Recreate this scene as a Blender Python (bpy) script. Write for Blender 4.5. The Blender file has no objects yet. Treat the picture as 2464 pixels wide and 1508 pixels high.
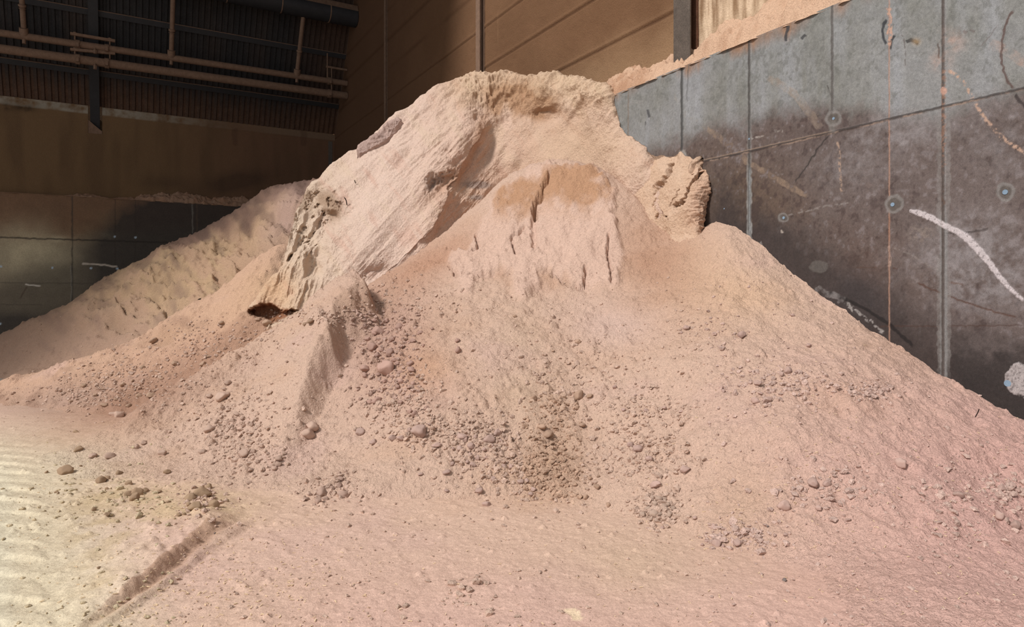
import bpy, bmesh, math, random
import numpy as np
from mathutils import Vector, Matrix
from mathutils.bvhtree import BVHTree

# ------------------------------------------------------------------ camera, sky, sun, exposure
sc = bpy.context.scene
COL = sc.collection
F = 1633.0                     # focal length in pixels of a 2464 px wide frame
CX, HY, CAMZ = 1232.0, 708.0, 2.0
cd = bpy.data.cameras.new('camera')
cam = bpy.data.objects.new('camera', cd)
COL.objects.link(cam)
cd.sensor_width = 36.0
cd.lens = 36.0 * F / 2464.0
cd.shift_y = -(754.0 - HY) / 2464.0
cd.clip_start, cd.clip_end = 0.1, 300
cam.location = (0, 0, CAMZ)
cam.rotation_euler = (math.radians(90), 0, 0)
sc.camera = cam

w = bpy.data.worlds.new('world')
sc.world = w
w.use_nodes = True
bg = w.node_tree.nodes['Background']
bg.inputs['Color'].default_value = (0.93, 0.965, 1.0, 1)
bg.inputs['Strength'].default_value = 0.55

TH = math.atan2(932.0, 1633.0)         # the building is turned by this against the camera
UX = (math.cos(TH), math.sin(TH))      # building x axis (across, towards the concrete push wall)
UY = (-math.sin(TH), math.cos(TH))     # building y axis (into the shed)

def sun(name, az, el, strength, angle, color):
    """az: degrees from straight behind the camera towards its left."""
    l = bpy.data.lights.new(name, 'SUN')
    l.energy, l.angle, l.color = strength, math.radians(angle), color
    o = bpy.data.objects.new(name, l)
    COL.objects.link(o)
    a, e = math.radians(az), math.radians(el)
    src = Vector((-math.sin(a) * math.cos(e), -math.cos(a) * math.cos(e), math.sin(e)))
    o.rotation_euler = (-src).to_track_quat('-Z', 'Y').to_euler()
    o.location = src * 60
    return o
sun('sun', 50, 44, 3.1, 11, (1.0, 0.965, 0.94))

sc.view_settings.view_transform = 'Standard'
sc.view_settings.look = 'None'
sc.view_settings.exposure = 0.18
sc.view_settings.gamma = 1.0
sc.view_settings.use_curve_mapping = False
sc.cycles.max_bounces = 6
sc.cycles.diffuse_bounces = 4

# ------------------------------------------------------------------ small maths helpers
WX = 8.0        # inner face of the concrete push wall (building x)
UPX = 8.45      # face of the set back panels above it
BY = 30.9       # inner face of the far push wall (building y)
UBY = 31.35     # face of the set back wall above it
LEDGE = 5.76

def lin(c):
    c = np.asarray(c, float) / 255.0
    return np.where(c <= 0.04045, c / 12.92, ((c + 0.055) / 1.055) ** 2.4)

def P(px, py, d):
    return np.array(((px - CX) / F * d, d, CAMZ + (HY - py) / F * d))

def b2w(X, Y):
    return X * UX[0] + Y * UY[0], X * UX[1] + Y * UY[1]

def w2b(r, d):
    return r * UX[0] + d * UX[1], r * UY[0] + d * UY[1]

def wall_d(px, X=WX):
    t = (px - CX) / F
    return X / (UX[0] * t + UX[1])

def far_d(px, Y):
    t = (px - CX) / F
    return Y / (UY[0] * t + UY[1])

def Pw(px, py, X=WX, off=0.0):
    return P(px, py, wall_d(px, X) - off)

def Pf(px, py):
    d = F * CAMZ / (py - HY)
    return P(px, py, d)

def bl(p):
    """world point -> building coordinates"""
    X, Y = w2b(p[0], p[1])
    return np.array((X, Y, p[2]))

def proj(V):
    d = np.maximum(V[..., 1], 0.05)
    return CX + F * V[..., 0] / d, HY - F * (V[..., 2] - CAMZ) / d

def hash2(ix, iy, seed):
    n = (ix.astype(np.int64) * 374761393 + iy.astype(np.int64) * 668265263 + seed * 2147483647) & 0xffffffff
    n = ((n ^ (n >> 13)) * 1274126177) & 0xffffffff
    n = ((n ^ (n >> 16)) * 2246822519) & 0xffffffff
    n = n ^ (n >> 15)
    return (n & 0xffffff) / float(0x1000000)

def hash3(ix, iy, iz, seed):
    return hash2(ix + iz * 7919, iy - iz * 104729, seed)

def vnoise3(p, seed=0):
    """smooth 3-D value noise in -1..1; p (N,3)"""
    i = np.floor(p).astype(np.int64)
    f = p - i
    u = f * f * f * (f * (f * 6 - 15) + 10)
    out = 0
    for dx in (0, 1):
        wx = u[:, 0] if dx else 1 - u[:, 0]
        for dy in (0, 1):
            wy = u[:, 1] if dy else 1 - u[:, 1]
            for dz in (0, 1):
                wz = u[:, 2] if dz else 1 - u[:, 2]
                out = out + wx * wy * wz * hash3(i[:, 0] + dx, i[:, 1] + dy, i[:, 2] + dz, seed)
    return out * 2 - 1

def vnoise2(x, y, seed=0):
    ix, iy = np.floor(x).astype(np.int64), np.floor(y).astype(np.int64)
    fx, fy = x - ix, y - iy
    ux, uy = fx * fx * (3 - 2 * fx), fy * fy * (3 - 2 * fy)
    a, b = hash2(ix, iy, seed), hash2(ix + 1, iy, seed)
    c, d = hash2(ix, iy + 1, seed), hash2(ix + 1, iy + 1, seed)
    return ((a * (1 - ux) + b * ux) * (1 - uy) + (c * (1 - ux) + d * ux) * uy) * 2 - 1

def fbm2(x, y, oct=4, seed=0, gain=0.5):
    s, a, t = 0, 1.0, 0
    for k in range(oct):
        s = s + a * vnoise2(x * 2.03 ** k + 17.3 * k, y * 2.03 ** k - 9.1 * k, seed + k)
        t += a
        a *= gain
    return s / t * 1.6

def fbm3(p, oct=4, seed=0, gain=0.5):
    s, a, t = 0, 1.0, 0
    for k in range(oct):
        s = s + a * vnoise3(p * 2.03 ** k + 13.7 * k, seed + k)
        t += a
        a *= gain
    return s / t * 1.6

def ridged3(p, oct=3, seed=0):
    s, a, t = 0, 1.0, 0
    for k in range(oct):
        s = s + a * (1 - 2 * np.abs(vnoise3(p * 2.1 ** k + 7.7 * k, seed + k)))
        t += a
        a *= 0.5
    return s / t

def domes(x, y, s, density, seed=0, rmin=0.22, rmax=0.62):
    """heights of round lumps scattered on a plane (cell size s)"""
    gx, gy = x / s, y / s
    ix, iy = np.floor(gx).astype(np.int64), np.floor(gy).astype(np.int64)
    h = np.zeros_like(x)
    for dx in (-1, 0, 1):
        for dy in (-1, 0, 1):
            cx, cy = ix + dx, iy + dy
            px = cx + hash2(cx, cy, seed)
            py = cy + hash2(cx, cy, seed + 1)
            rad = rmin + (rmax - rmin) * hash2(cx, cy, seed + 2) ** 2
            on = hash2(cx, cy, seed + 3) < density
            ang = hash2(cx, cy, seed + 4) * 6.283
            ex, ey = gx - px, gy - py
            u = ex * np.cos(ang) + ey * np.sin(ang)
            v = (-ex * np.sin(ang) + ey * np.cos(ang)) * 1.35
            q = 1 - (u * u + v * v) / rad ** 2
            h = np.maximum(h, np.where(on & (q > 0), np.sqrt(np.maximum(q, 0)) * rad, 0))
    return h * s

def sstep(a, b, x):
    t = np.clip((x - a) / (b - a), 0, 1)
    return t * t * (3 - 2 * t)

def pdist(px, py, poly):
    """distance to a polyline, side (+ to the right of its direction on screen), position 0..1"""
    best = np.full(px.shape, 1e9)
    side = np.zeros(px.shape)
    tt = np.zeros(px.shape)
    q = np.asarray(poly, float)
    L = np.concatenate(([0], np.cumsum(np.hypot(*np.diff(q, axis=0).T))))
    for k in range(len(q) - 1):
        a, b = q[k], q[k + 1]
        e = b - a
        n = max(e @ e, 1e-9)
        t = np.clip(((px - a[0]) * e[0] + (py - a[1]) * e[1]) / n, 0, 1)
        dx, dy = px - (a[0] + t * e[0]), py - (a[1] + t * e[1])
        d = np.hypot(dx, dy)
        m = d < best
        best = np.where(m, d, best)
        side = np.where(m, np.sign(e[1] * -1 * (px - a[0]) + e[0] * (py - a[1])), side)
        tt = np.where(m, (L[k] + t * math.sqrt(n)) / L[-1], tt)
    return best, side, tt

def inside(px, py, poly):
    q = np.asarray(poly, float)
    r = np.zeros(px.shape, bool)
    j = len(q) - 1
    for i in range(len(q)):
        (xi, yi), (xj, yj) = q[i], q[j]
        if yi != yj:
            r ^= ((yi > py) != (yj > py)) & (px < (xj - xi) * (py - yi) / (yj - yi) + xi)
        j = i
    return r

def sdpoly(px, py, poly):
    d, _, _ = pdist(px, py, list(poly) + [poly[0]])
    return np.where(inside(px, py, poly), d, -d)

def blob(px, py, cx, cy, rx, ry, ang=0.0):
    a = math.radians(ang)
    dx, dy = px - cx, py - cy
    u = (dx * math.cos(a) + dy * math.sin(a)) / rx
    v = (-dx * math.sin(a) + dy * math.cos(a)) / ry
    return np.exp(-(u * u + v * v))

def tps(pts):
    pts = np.asarray(pts, float)
    xy, z = pts[:, :2], pts[:, 2]
    n = len(xy)
    def k(a, b):
        r2 = ((a[:, None] - b[None]) ** 2).sum(-1)
        return 0.5 * r2 * np.log(r2 + 1e-9)
    A = np.zeros((n + 3, n + 3))
    A[:n, :n] = k(xy, xy) + 0.02 * np.eye(n)
    A[:n, n:n + 2], A[:n, n + 2] = xy, 1
    A[n:n + 2, :n], A[n + 2, :n] = xy.T, 1
    s = np.linalg.solve(A, np.concatenate([z, np.zeros(3)]))
    def f(x, y):
        q = np.stack([x.ravel(), y.ravel()], 1)
        o = np.empty(len(q))
        for c in range(0, len(q), 20000):
            o[c:c + 20000] = k(q[c:c + 20000], xy) @ s[:n] + q[c:c + 20000] @ s[n:n + 2] + s[n + 2]
        return o.reshape(x.shape)
    return f

def catmull(C, n, axis):
    """interpolate control lattice C along an axis to n samples"""
    C = np.moveaxis(np.asarray(C, float), axis, 0)
    m = len(C)
    u = np.linspace(0, m - 1, n)
    i = np.minimum(u.astype(int), m - 2)
    t = (u - i)[:, None, None]
    p1, p2 = C[i], C[i + 1]
    p0 = np.where((i > 0)[:, None, None], C[np.maximum(i - 1, 0)], 2 * p1 - p2)
    p3 = np.where((i < m - 2)[:, None, None], C[np.minimum(i + 2, m - 1)], 2 * p2 - p1)
    o = 0.5 * (2 * p1 + (p2 - p0) * t + (2 * p0 - 5 * p1 + 4 * p2 - p3) * t ** 2 + (3 * p1 - p0 - 3 * p2 + p3) * t ** 3)
    return np.moveaxis(o, 0, axis)

def normals(V):
    du = np.gradient(V, axis=0)
    dv = np.gradient(V, axis=1)
    n = np.cross(du, dv)
    return n / np.maximum(np.linalg.norm(n, axis=-1, keepdims=True), 1e-9)

# ------------------------------------------------------------------ mesh and object helpers
def raw_mesh(name, V, Q, col=None, smooth=True):
    """V (N,3), Q (M,4) or (M,3)"""
    me = bpy.data.meshes.new(name)
    V = np.ascontiguousarray(V, dtype=np.float32)
    Q = np.ascontiguousarray(Q, dtype=np.int32)
    k = Q.shape[1]
    me.vertices.add(len(V))
    me.vertices.foreach_set('co', V.ravel())
    me.loops.add(Q.size)
    me.loops.foreach_set('vertex_index', Q.ravel())
    me.polygons.add(len(Q))
    me.polygons.foreach_set('loop_start', np.arange(0, Q.size, k, dtype=np.int32))
    me.polygons.foreach_set('use_smooth', np.full(len(Q), smooth))
    if col is not None:
        a = me.color_attributes.new('col', 'FLOAT_COLOR', 'POINT')
        c = np.ones((len(V), 4), np.float32)
        c[:, :3] = col
        a.data.foreach_set('color', c.ravel())
    me.update(calc_edges=True)
    return me

def grid_faces(n, m, keep=None):
    i = np.arange(n * m).reshape(n, m)
    q = np.stack([i[:-1, :-1], i[1:, :-1], i[1:, 1:], i[:-1, 1:]], -1)
    if keep is not None:
        k = keep[:-1, :-1] & keep[1:, :-1] & keep[1:, 1:] & keep[:-1, 1:]
        return q[k]
    return q.reshape(-1, 4)

def compact(V, Q, col):
    used = np.unique(Q)
    re = np.full(len(V), -1, np.int64)
    re[used] = np.arange(len(used))
    return V[used], re[Q], (None if col is None else col[used])

def link(name, me, mat, parent=None):
    o = bpy.data.objects.new(name, me)
    COL.objects.link(o)
    if mat is not None:
        me.materials.append(mat)
    if parent is not None:
        o.parent = parent
    return o

def grid_obj(name, V, col, mat, parent=None, keep=None, up=None):
    n, m = V.shape[:2]
    Q = grid_faces(n, m, keep)
    if mat in (M_dust, M_cake, M_floor): col = mute(col, .16, 0.97)
    if mat in (M_conc, M_panel): col = mute(col, .12, .80) * np.array((1.05, .98, .95)) if name == 'wall_right' else mute(col, .12, {'wall_back': 1.25, 'wall_right_upper': .82}.get(name, .95)) * np.array((1.07, 1.0, .92))
    v, q, c = compact(V.reshape(-1, 3), Q, col.reshape(-1, 3))
    if up is not None:
        a, b, d = v[q[:, 0]], v[q[:, 1]], v[q[:, 2]]
        if (np.cross(b - a, d - a) @ np.asarray(up)).sum() < 0:
            q = q[:, ::-1]
    return link(name, raw_mesh(name, v, q, c), mat, parent)

def tag(o, label=None, cat=None, group=None, kind=None):
    if label: o['label'] = label
    if cat: o['category'] = cat
    if group: o['group'] = group
    if kind: o['kind'] = kind
    return o

def empty(name, loc=(0, 0, 0), rz=0.0):
    o = bpy.data.objects.new(name, None)
    COL.objects.link(o)
    o.location = loc
    o.rotation_euler.z = rz
    o.empty_display_size = 0.2
    return o

class MB:
    """collects boxes and tubes, links them as one mesh (building coordinates)"""
    def __init__(self):
        self.bm = bmesh.new()
    def box(self, x0, x1, y0, y1, z0, z1, bevel=0.0):
        r = bmesh.ops.create_cube(self.bm, size=1)
        vs = r['verts']
        for v in vs:
            v.co = Vector(((x0 + x1) / 2 + v.co.x * (x1 - x0), (y0 + y1) / 2 + v.co.y * (y1 - y0), (z0 + z1) / 2 + v.co.z * (z1 - z0)))
        if bevel:
            es = list({e for v in vs for e in v.link_edges})
            bmesh.ops.bevel(self.bm, geom=es, offset=bevel, segments=2, affect='EDGES')
        return self
    def tube(self, a, b, r, seg=20, r2=None):
        a, b = Vector(a), Vector(b)
        L = (b - a).length
        m = Matrix.Translation((a + b) / 2) @ (b - a).to_track_quat('Z', 'Y').to_matrix().to_4x4()
        bmesh.ops.create_cone(self.bm, cap_ends=True, segments=seg, radius1=r, radius2=r if r2 is None else r2, depth=L, matrix=m)
        return self
    def prism(self, prof, a, b, up=(0, 0, 1)):
        """extrude a closed 2-D profile (side, up) from a to b"""
        a, b, up = Vector(a), Vector(b), Vector(up)
        ax = (b - a).normalized()
        s = ax.cross(up).normalized()
        u = s.cross(ax)
        r0 = [self.bm.verts.new(a + s * x + u * y) for x, y in prof]
        r1 = [self.bm.verts.new(b + s * x + u * y) for x, y in prof]
        n = len(prof)
        for i in range(n):
            self.bm.faces.new((r0[i], r0[(i + 1) % n], r1[(i + 1) % n], r1[i]))
        self.bm.faces.new(r0[::-1])
        self.bm.faces.new(r1)
        return self
    def build(self, name, mat, parent=None, smooth=False, origin=None):
        bmesh.ops.recalc_face_normals(self.bm, faces=self.bm.faces)
        if origin is not None:
            bmesh.ops.translate(self.bm, verts=self.bm.verts, vec=-Vector(origin))
        me = bpy.data.meshes.new(name)
        self.bm.to_mesh(me)
        self.bm.free()
        if smooth:
            me.polygons.foreach_set('use_smooth', [True] * len(me.polygons))
            me.update()
            try:
                me.set_sharp_from_angle(angle=math.radians(40))
            except Exception:
                pass
        o = link(name, me, mat, parent)
        if parent is None:
            x, y = b2w(*(origin[:2] if origin is not None else (0, 0)))
            o.location = (x, y, origin[2] if origin is not None else 0)
            o.rotation_euler.z = TH
        return o

# ------------------------------------------------------------------ materials
def new_mat(name, rough=0.9):
    m = bpy.data.materials.new(name)
    m.use_nodes = True
    b = m.node_tree.nodes['Principled BSDF']
    b.inputs['Roughness'].default_value = rough
    b.inputs['Specular IOR Level'].default_value = 0.25
    return m, m.node_tree, b

def node(nt, t, **kw):
    n = nt.nodes.new(t)
    for k, v in kw.items():
        setattr(n, k, v)
    return n

def dust_mat(name, attr=True, color=(0.6, 0.4, 0.3), grain=(55, 210), speck=0.16, bump=(0.5, 0.35), dist=(0.02, 0.006), rand=False, rough=0.95, spec=0.12, dark=None):
    m, nt, b = new_mat(name, rough)
    b.inputs['Specular IOR Level'].default_value = spec
    L = nt.links
    geo = node(nt, 'ShaderNodeNewGeometry') if not rand else node(nt, 'ShaderNodeTexCoord')
    pos = geo.outputs['Position'] if not rand else geo.outputs['Object']
    n1 = node(nt, 'ShaderNodeTexNoise'); n1.inputs['Scale'].default_value = grain[0]; n1.inputs['Detail'].default_value = 5
    n2 = node(nt, 'ShaderNodeTexNoise'); n2.inputs['Scale'].default_value = grain[1]; n2.inputs['Detail'].default_value = 3
    L.new(pos, n1.inputs['Vector']); L.new(pos, n2.inputs['Vector'])
    if attr:
        c = node(nt, 'ShaderNodeAttribute', attribute_name='col'); col = c.outputs['Color']
    else:
        c = node(nt, 'ShaderNodeRGB'); c.outputs[0].default_value = (*color, 1); col = c.outputs[0]
    # value multiplier from the grain
    mr = node(nt, 'ShaderNodeMapRange')
    mr.inputs['From Min'].default_value, mr.inputs['From Max'].default_value = 0.3, 0.7
    mr.inputs['To Min'].default_value, mr.inputs['To Max'].default_value = 1 - speck, 1 + speck
    L.new(n2.outputs['Fac'], mr.inputs['Value'])
    mr2 = node(nt, 'ShaderNodeMapRange')
    mr2.inputs['From Min'].default_value, mr2.inputs['From Max'].default_value = 0.3, 0.7
    mr2.inputs['To Min'].default_value, mr2.inputs['To Max'].default_value = 1 - speck * 0.6, 1 + speck * 0.6
    L.new(n1.outputs['Fac'], mr2.inputs['Value'])
    mu = node(nt, 'ShaderNodeMath', operation='MULTIPLY')
    L.new(mr.outputs[0], mu.inputs[0]); L.new(mr2.outputs[0], mu.inputs[1])
    fac = mu.outputs[0]
    if rand:
        oi = node(nt, 'ShaderNodeObjectInfo')
        mr3 = node(nt, 'ShaderNodeMapRange')
        mr3.inputs['To Min'].default_value, mr3.inputs['To Max'].default_value = 0.86, 1.08
        L.new(oi.outputs['Random'], mr3.inputs['Value'])
        mu2 = node(nt, 'ShaderNodeMath', operation='MULTIPLY')
        L.new(fac, mu2.inputs[0]); L.new(mr3.outputs[0], mu2.inputs[1]); fac = mu2.outputs[0]
        oc = node(nt, 'ShaderNodeMixRGB', blend_type='MULTIPLY'); oc.inputs[0].default_value = 1
        L.new(col, oc.inputs[1]); L.new(oi.outputs['Color'], oc.inputs[2]); col = oc.outputs[0]
    vm = node(nt, 'ShaderNodeVectorMath', operation='SCALE')
    L.new(col, vm.inputs[0]); L.new(fac, vm.inputs['Scale'])
    L.new(vm.outputs[0], b.inputs['Base Color'])
    b1 = node(nt, 'ShaderNodeBump'); b1.inputs['Strength'].default_value = bump[0]; b1.inputs['Distance'].default_value = dist[0]
    b2 = node(nt, 'ShaderNodeBump'); b2.inputs['Strength'].default_value = bump[1]; b2.inputs['Distance'].default_value = dist[1]
    L.new(n1.outputs['Fac'], b1.inputs['Height']); L.new(n2.outputs['Fac'], b2.inputs['Height'])
    L.new(b1.outputs[0], b2.inputs['Normal']); L.new(b2.outputs[0], b.inputs['Normal'])
    return m

M_dust = dust_mat('mineral_dust', grain=(42, 130), bump=(0.8, 0.7), dist=(0.03, 0.012), speck=0.18)
M_floor = dust_mat('floor_dust', grain=(36, 110), bump=(0.4, 0.4), dist=(0.02, 0.008), speck=0.16)
M_cake = dust_mat('caked_mineral', grain=(30, 120), bump=(0.7, 0.55), dist=(0.03, 0.012))
M_clod = dust_mat('mineral_clod', attr=False, color=(1, 1, 1), grain=(22, 90), rand=True, bump=(0.5, 0.5), dist=(0.02, 0.006), speck=0.14)
M_conc = dust_mat('stained_concrete', grain=(28, 120), speck=0.22, bump=(0.18, 0.2), dist=(0.006, 0.003), rough=0.72, spec=0.3)
M_panel = dust_mat('dust_caked_panel', grain=(34, 120), speck=0.12, bump=(0.6, 0.3), dist=(0.02, 0.006))
M_clad = dust_mat('dark_cladding', grain=(3, 30), speck=0.25, bump=(0.1, 0.1), rough=0.7)
M_steel = dust_mat('dusty_dark_steel', attr=False, color=lin((46, 45, 47)), grain=(4, 60), speck=0.2, bump=(0.1, 0.2), rough=0.6, spec=0.3)
M_steel_grey = dust_mat('grey_blue_steel', attr=False, color=lin((90, 80, 72)), grain=(6, 60), speck=0.3, bump=(0.1, 0.2), rough=0.55, spec=0.3)
M_rust = dust_mat('rusty_steel', attr=False, color=lin((96, 66, 50)), grain=(6, 60), speck=0.3, bump=(0.2, 0.2), rough=0.8)
M_dirty = dust_mat('dust_coated_metal', attr=False, color=lin((122, 98, 82)), grain=(8, 60), speck=0.2, bump=(0.4, 0.3), dist=(0.02, 0.008))
M_plug = dust_mat('pale_blue_plug', attr=False, color=lin((126, 146, 164)), grain=(20, 60), speck=0.1, bump=(0.1, 0.1), rough=0.5)
M_twig = dust_mat('dark_twig', attr=False, color=lin((48, 40, 36)), grain=(60, 200), speck=0.2)
M_straw = dust_mat('pale_straw', attr=False, color=lin((225, 200, 165)), grain=(60, 200), speck=0.15)
M_pebble = dust_mat('grey_pebble', attr=False, color=lin((125, 112, 106)), grain=(60, 200), speck=0.2)

# ------------------------------------------------------------------ shared colour field of the heap material
def mix(c, target, f):
    f = np.clip(f, 0, 1)[..., None]
    return c * (1 - f) + lin(target) * f

def soft_noise(px, py, s, seed):
    return fbm2(px / s, py / s, 4, seed)

def mute(c, k=0.16, g=0.96):
    l = c @ np.array((.3, .5, .2))
    return (c * (1 - k) + l[..., None] * k) * g

def heap_colour(V, base=(206, 170, 146)):
    px, py = proj(V)
    sh = V.shape[:-1]
    c = np.ones(sh + (3,)) * lin(base)
    n = fbm2(V[..., 0] * 0.9, V[..., 1] * 0.9 + V[..., 2], 4, 50)
    nn = 0.5 + 0.5 * n
    c = mix(c, (200, 160, 130), sstep(0.15, 0.9, n) * 0.5)
    c = mix(c, (204, 166, 150), sstep(0.15, 0.9, -n) * 0.5)
    # the grey-pink material on the near side towards the push wall
    c = mix(c, (204, 156, 144), sstep(1500, 2450, px) * sstep(650, 1150, py) * 0.85)
    c = mix(c, (206, 164, 148), sstep(1250, 1508, py) * sstep(500, 900, px) * 0.6)
    # yellowish floor, made paler towards the entrance: daylight painted into the colour
    yl = sstep(520, 120, px + 0.25 * (1508 - py)) * sstep(960, 1150, py)
    c = mix(c, (212, 198, 164), yl * 0.85)
    # tan and ochre stains of damp material, plus shade painted on the side ridge foot
    for (x, y, rx, ry, a, col, f) in (
            (1325, 1110, 90, 90, 0, (184, 146, 116), .7), (1330, 960, 60, 130, 0, (192, 156, 128), .5),
            (1010, 890, 95, 75, 20, (196, 146, 108), .8), (920, 820, 110, 150, 20, (182, 140, 122), .6),
            (1500, 1350, 190, 90, 0, (200, 168, 138), .6), (1790, 1230, 90, 120, 0, (196, 158, 128), .5),
            (1480, 780, 120, 60, 0, (210, 176, 160), .6), (1250, 900, 60, 160, 0, (202, 168, 140), .6),
            (1760, 680, 150, 70, 30, (212, 172, 138), .7), (1650, 640, 90, 90, 0, (208, 168, 136), .7),
            (1570, 610, 120, 110, 45, (182, 136, 106), .8), (1020, 640, 170, 50, -32, (190, 142, 112), .8),
            (560, 760, 130, 90, -30, (204, 162, 128), .6), (640, 690, 60, 40, -30, (206, 164, 122), .6),
            (330, 950, 180, 60, -18, (170, 126, 100), .85), (150, 960, 160, 34, -6, (168, 136, 118), .7),  # foot of the side ridge, darkened as shade
            (480, 840, 100, 40, -28, (198, 152, 124), .5), (420, 1210, 170, 40, 0, (196, 166, 128), .5)):
        c = mix(c, col, blob(px, py, x, y, rx, ry, a) * f * (0.65 + 0.7 * nn))
    return c

def rubble_mask(px, py):
    m = np.zeros(px.shape)
    for (x, y, rx, ry, a, f) in (
            (930, 830, 80, 140, 12, 1.0), (960, 960, 90, 70, 20, .9), (1150, 1050, 120, 70, 25, .95), (1010, 1030, 100, 50, 0, .6),
            (1300, 1140, 130, 90, 15, .9), (1340, 1010, 70, 120, 0, .6), (1550, 1080, 120, 60, 35, .75), (1580, 1220, 55, 55, 0, 1.0),
            (1860, 920, 150, 60, 15, .7), (2100, 940, 70, 30, 0, .7), (1550, 990, 120, 60, 10, .6), (1420, 900, 120, 120, 0, .4),
            (560, 1000, 130, 60, -25, .7), (600, 1080, 90, 60, 0, .6), (480, 1195, 50, 40, 0, .8), (800, 1180, 60, 40, 0, .7),
            (330, 940, 200, 60, -20, .8), (560, 800, 160, 60, -30, .5), (2430, 1180, 60, 60, 0, .8), (2000, 1180, 160, 70, 15, .4),
            (1780, 1290, 90, 40, 0, .5), (790, 760, 140, 26, -25, .7), (1000, 740, 120, 60, -10, .4)):
        m = np.maximum(m, blob(px, py, x, y, rx, ry, a) * f)
    return m

# ------------------------------------------------------------------ heap, front slope (fallen loose material)
T = []
def tp(px, py, d):
    T.append(P(px, py, d))
contact = [(1690, 560), (1705, 545), (1730, 538), (1765, 548), (1800, 570), (1850, 610), (1890, 645), (1925, 662), (1960, 690), (2020, 735), (2100, 790), (2200, 850), (2280, 905), (2370, 955), (2464, 1010), (2700, 1138)]
for (x, y) in contact:
    T.append(Pw(x, y))
for a in ((1250, 414, 12.65), (1300, 398, 12.6), (1350, 393, 12.5), (1420, 398, 12.4), (1475, 425, 12.05), (1530, 480, 11.6), (1590, 560, 11.0), (1640, 590, 10.6),
          (1300, 500, 11.85), (1300, 600, 11.1), (1300, 700, 10.25), (1300, 800, 9.25), (1300, 900, 8.4), (1300, 1000, 7.7), (1300, 1100, 7.15), (1300, 1205, 6.57), (1300, 1290, 6.3),
          (1480, 520, 11.3), (1490, 620, 10.6), (1500, 720, 9.7), (1500, 820, 8.75), (1500, 920, 8.0), (1500, 1020, 7.35), (1500, 1120, 6.85), (1520, 1240, 6.14), (1520, 1330, 5.9),
          (1700, 620, 10.0), (1700, 700, 9.1), (1700, 800, 8.2), (1700, 900, 7.45), (1700, 1000, 6.85), (1700, 1100, 6.35), (1700, 1200, 5.95), (1700, 1300, 5.53), (1700, 1390, 5.3),
          (1850, 700, 9.0), (1850, 800, 8.15), (2000, 800, 8.0), (2000, 900, 7.15), (2000, 1000, 6.5), (2000, 1100, 5.95), (2000, 1200, 5.55), (2000, 1300, 5.17), (2000, 1400, 4.68), (2000, 1500, 4.12),
          (2300, 1000, 6.7), (2300, 1100, 6.05), (2300, 1200, 5.55), (2300, 1350, 4.85), (2300, 1450, 4.3), (2300, 1560, 3.82),
          (2464, 1100, 6.15), (2464, 1250, 5.45), (2464, 1400, 4.6), (2464, 1520, 3.95), (2700, 1300, 5.2), (2700, 1450, 4.3),
          (1100, 532, 12.5), (1180, 465, 12.75), (1000, 612, 12.3), (880, 695, 11.95), (800, 742, 11.6), (650, 814, 11.0), (520, 890, 10.3), (430, 945, 9.85), (330, 1005, 9.35), (220, 1060, 8.8), (100, 1112, 8.1),
          (1100, 600, 11.6), (1100, 700, 10.4), (1100, 800, 9.25), (1100, 900, 8.35), (1100, 1000, 7.65), (1100, 1100, 7.15), (1100, 1195, 6.65), (1100, 1280, 6.4),
          (980, 700, 10.9), (980, 800, 9.5), (980, 900, 8.5), (980, 1000, 7.75), (980, 1100, 7.2), (980, 1195, 6.68),
          (850, 800, 9.95), (850, 900, 8.9), (850, 1000, 8.1), (850, 1100, 7.4), (850, 1200, 6.63), (850, 1290, 6.35),
          (700, 850, 10.2), (700, 920, 9.3), (700, 1000, 8.5), (700, 1100, 7.6), (700, 1190, 6.77), (650, 1290, 6.4),
          (550, 1000, 8.75), (550, 1090, 7.85), (550, 1170, 7.07), (450, 1010, 8.95), (450, 1080, 8.15), (450, 1160, 7.25),
          (320, 1070, 8.5), (320, 1140, 7.6), (200, 1100, 8.25), (180, 1150, 7.5), (350, 1250, 6.5)):
    tp(*a)
for a in ((-5.9, 9.3, -.15), (-5.5, 10.6, -.2), (-5.0, 11.6, .1), (-4.6, 12.2, .55), (-4.0, 11.75, .8), (-3.9, 12.8, .5), (-3.15, 12.25, 1.3), (-3.0, 13.2, .9), (-2.65, 12.6, 1.6), (-1.85, 13.0, 2.2), (-2.0, 14, 1.4), (-1.05, 13.2, 2.75), (-.5, 14.5, 2.6), (1, 14.0, 3.2), (2.2, 13.3, 3.2), (3.0, 12.4, 2.8), (3.6, 11.6, 2.6), (-6.6, 8.4, -.25), (-6.2, 7.4, -.25)):
    T.append(a)
talus_f = tps(T)

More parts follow.
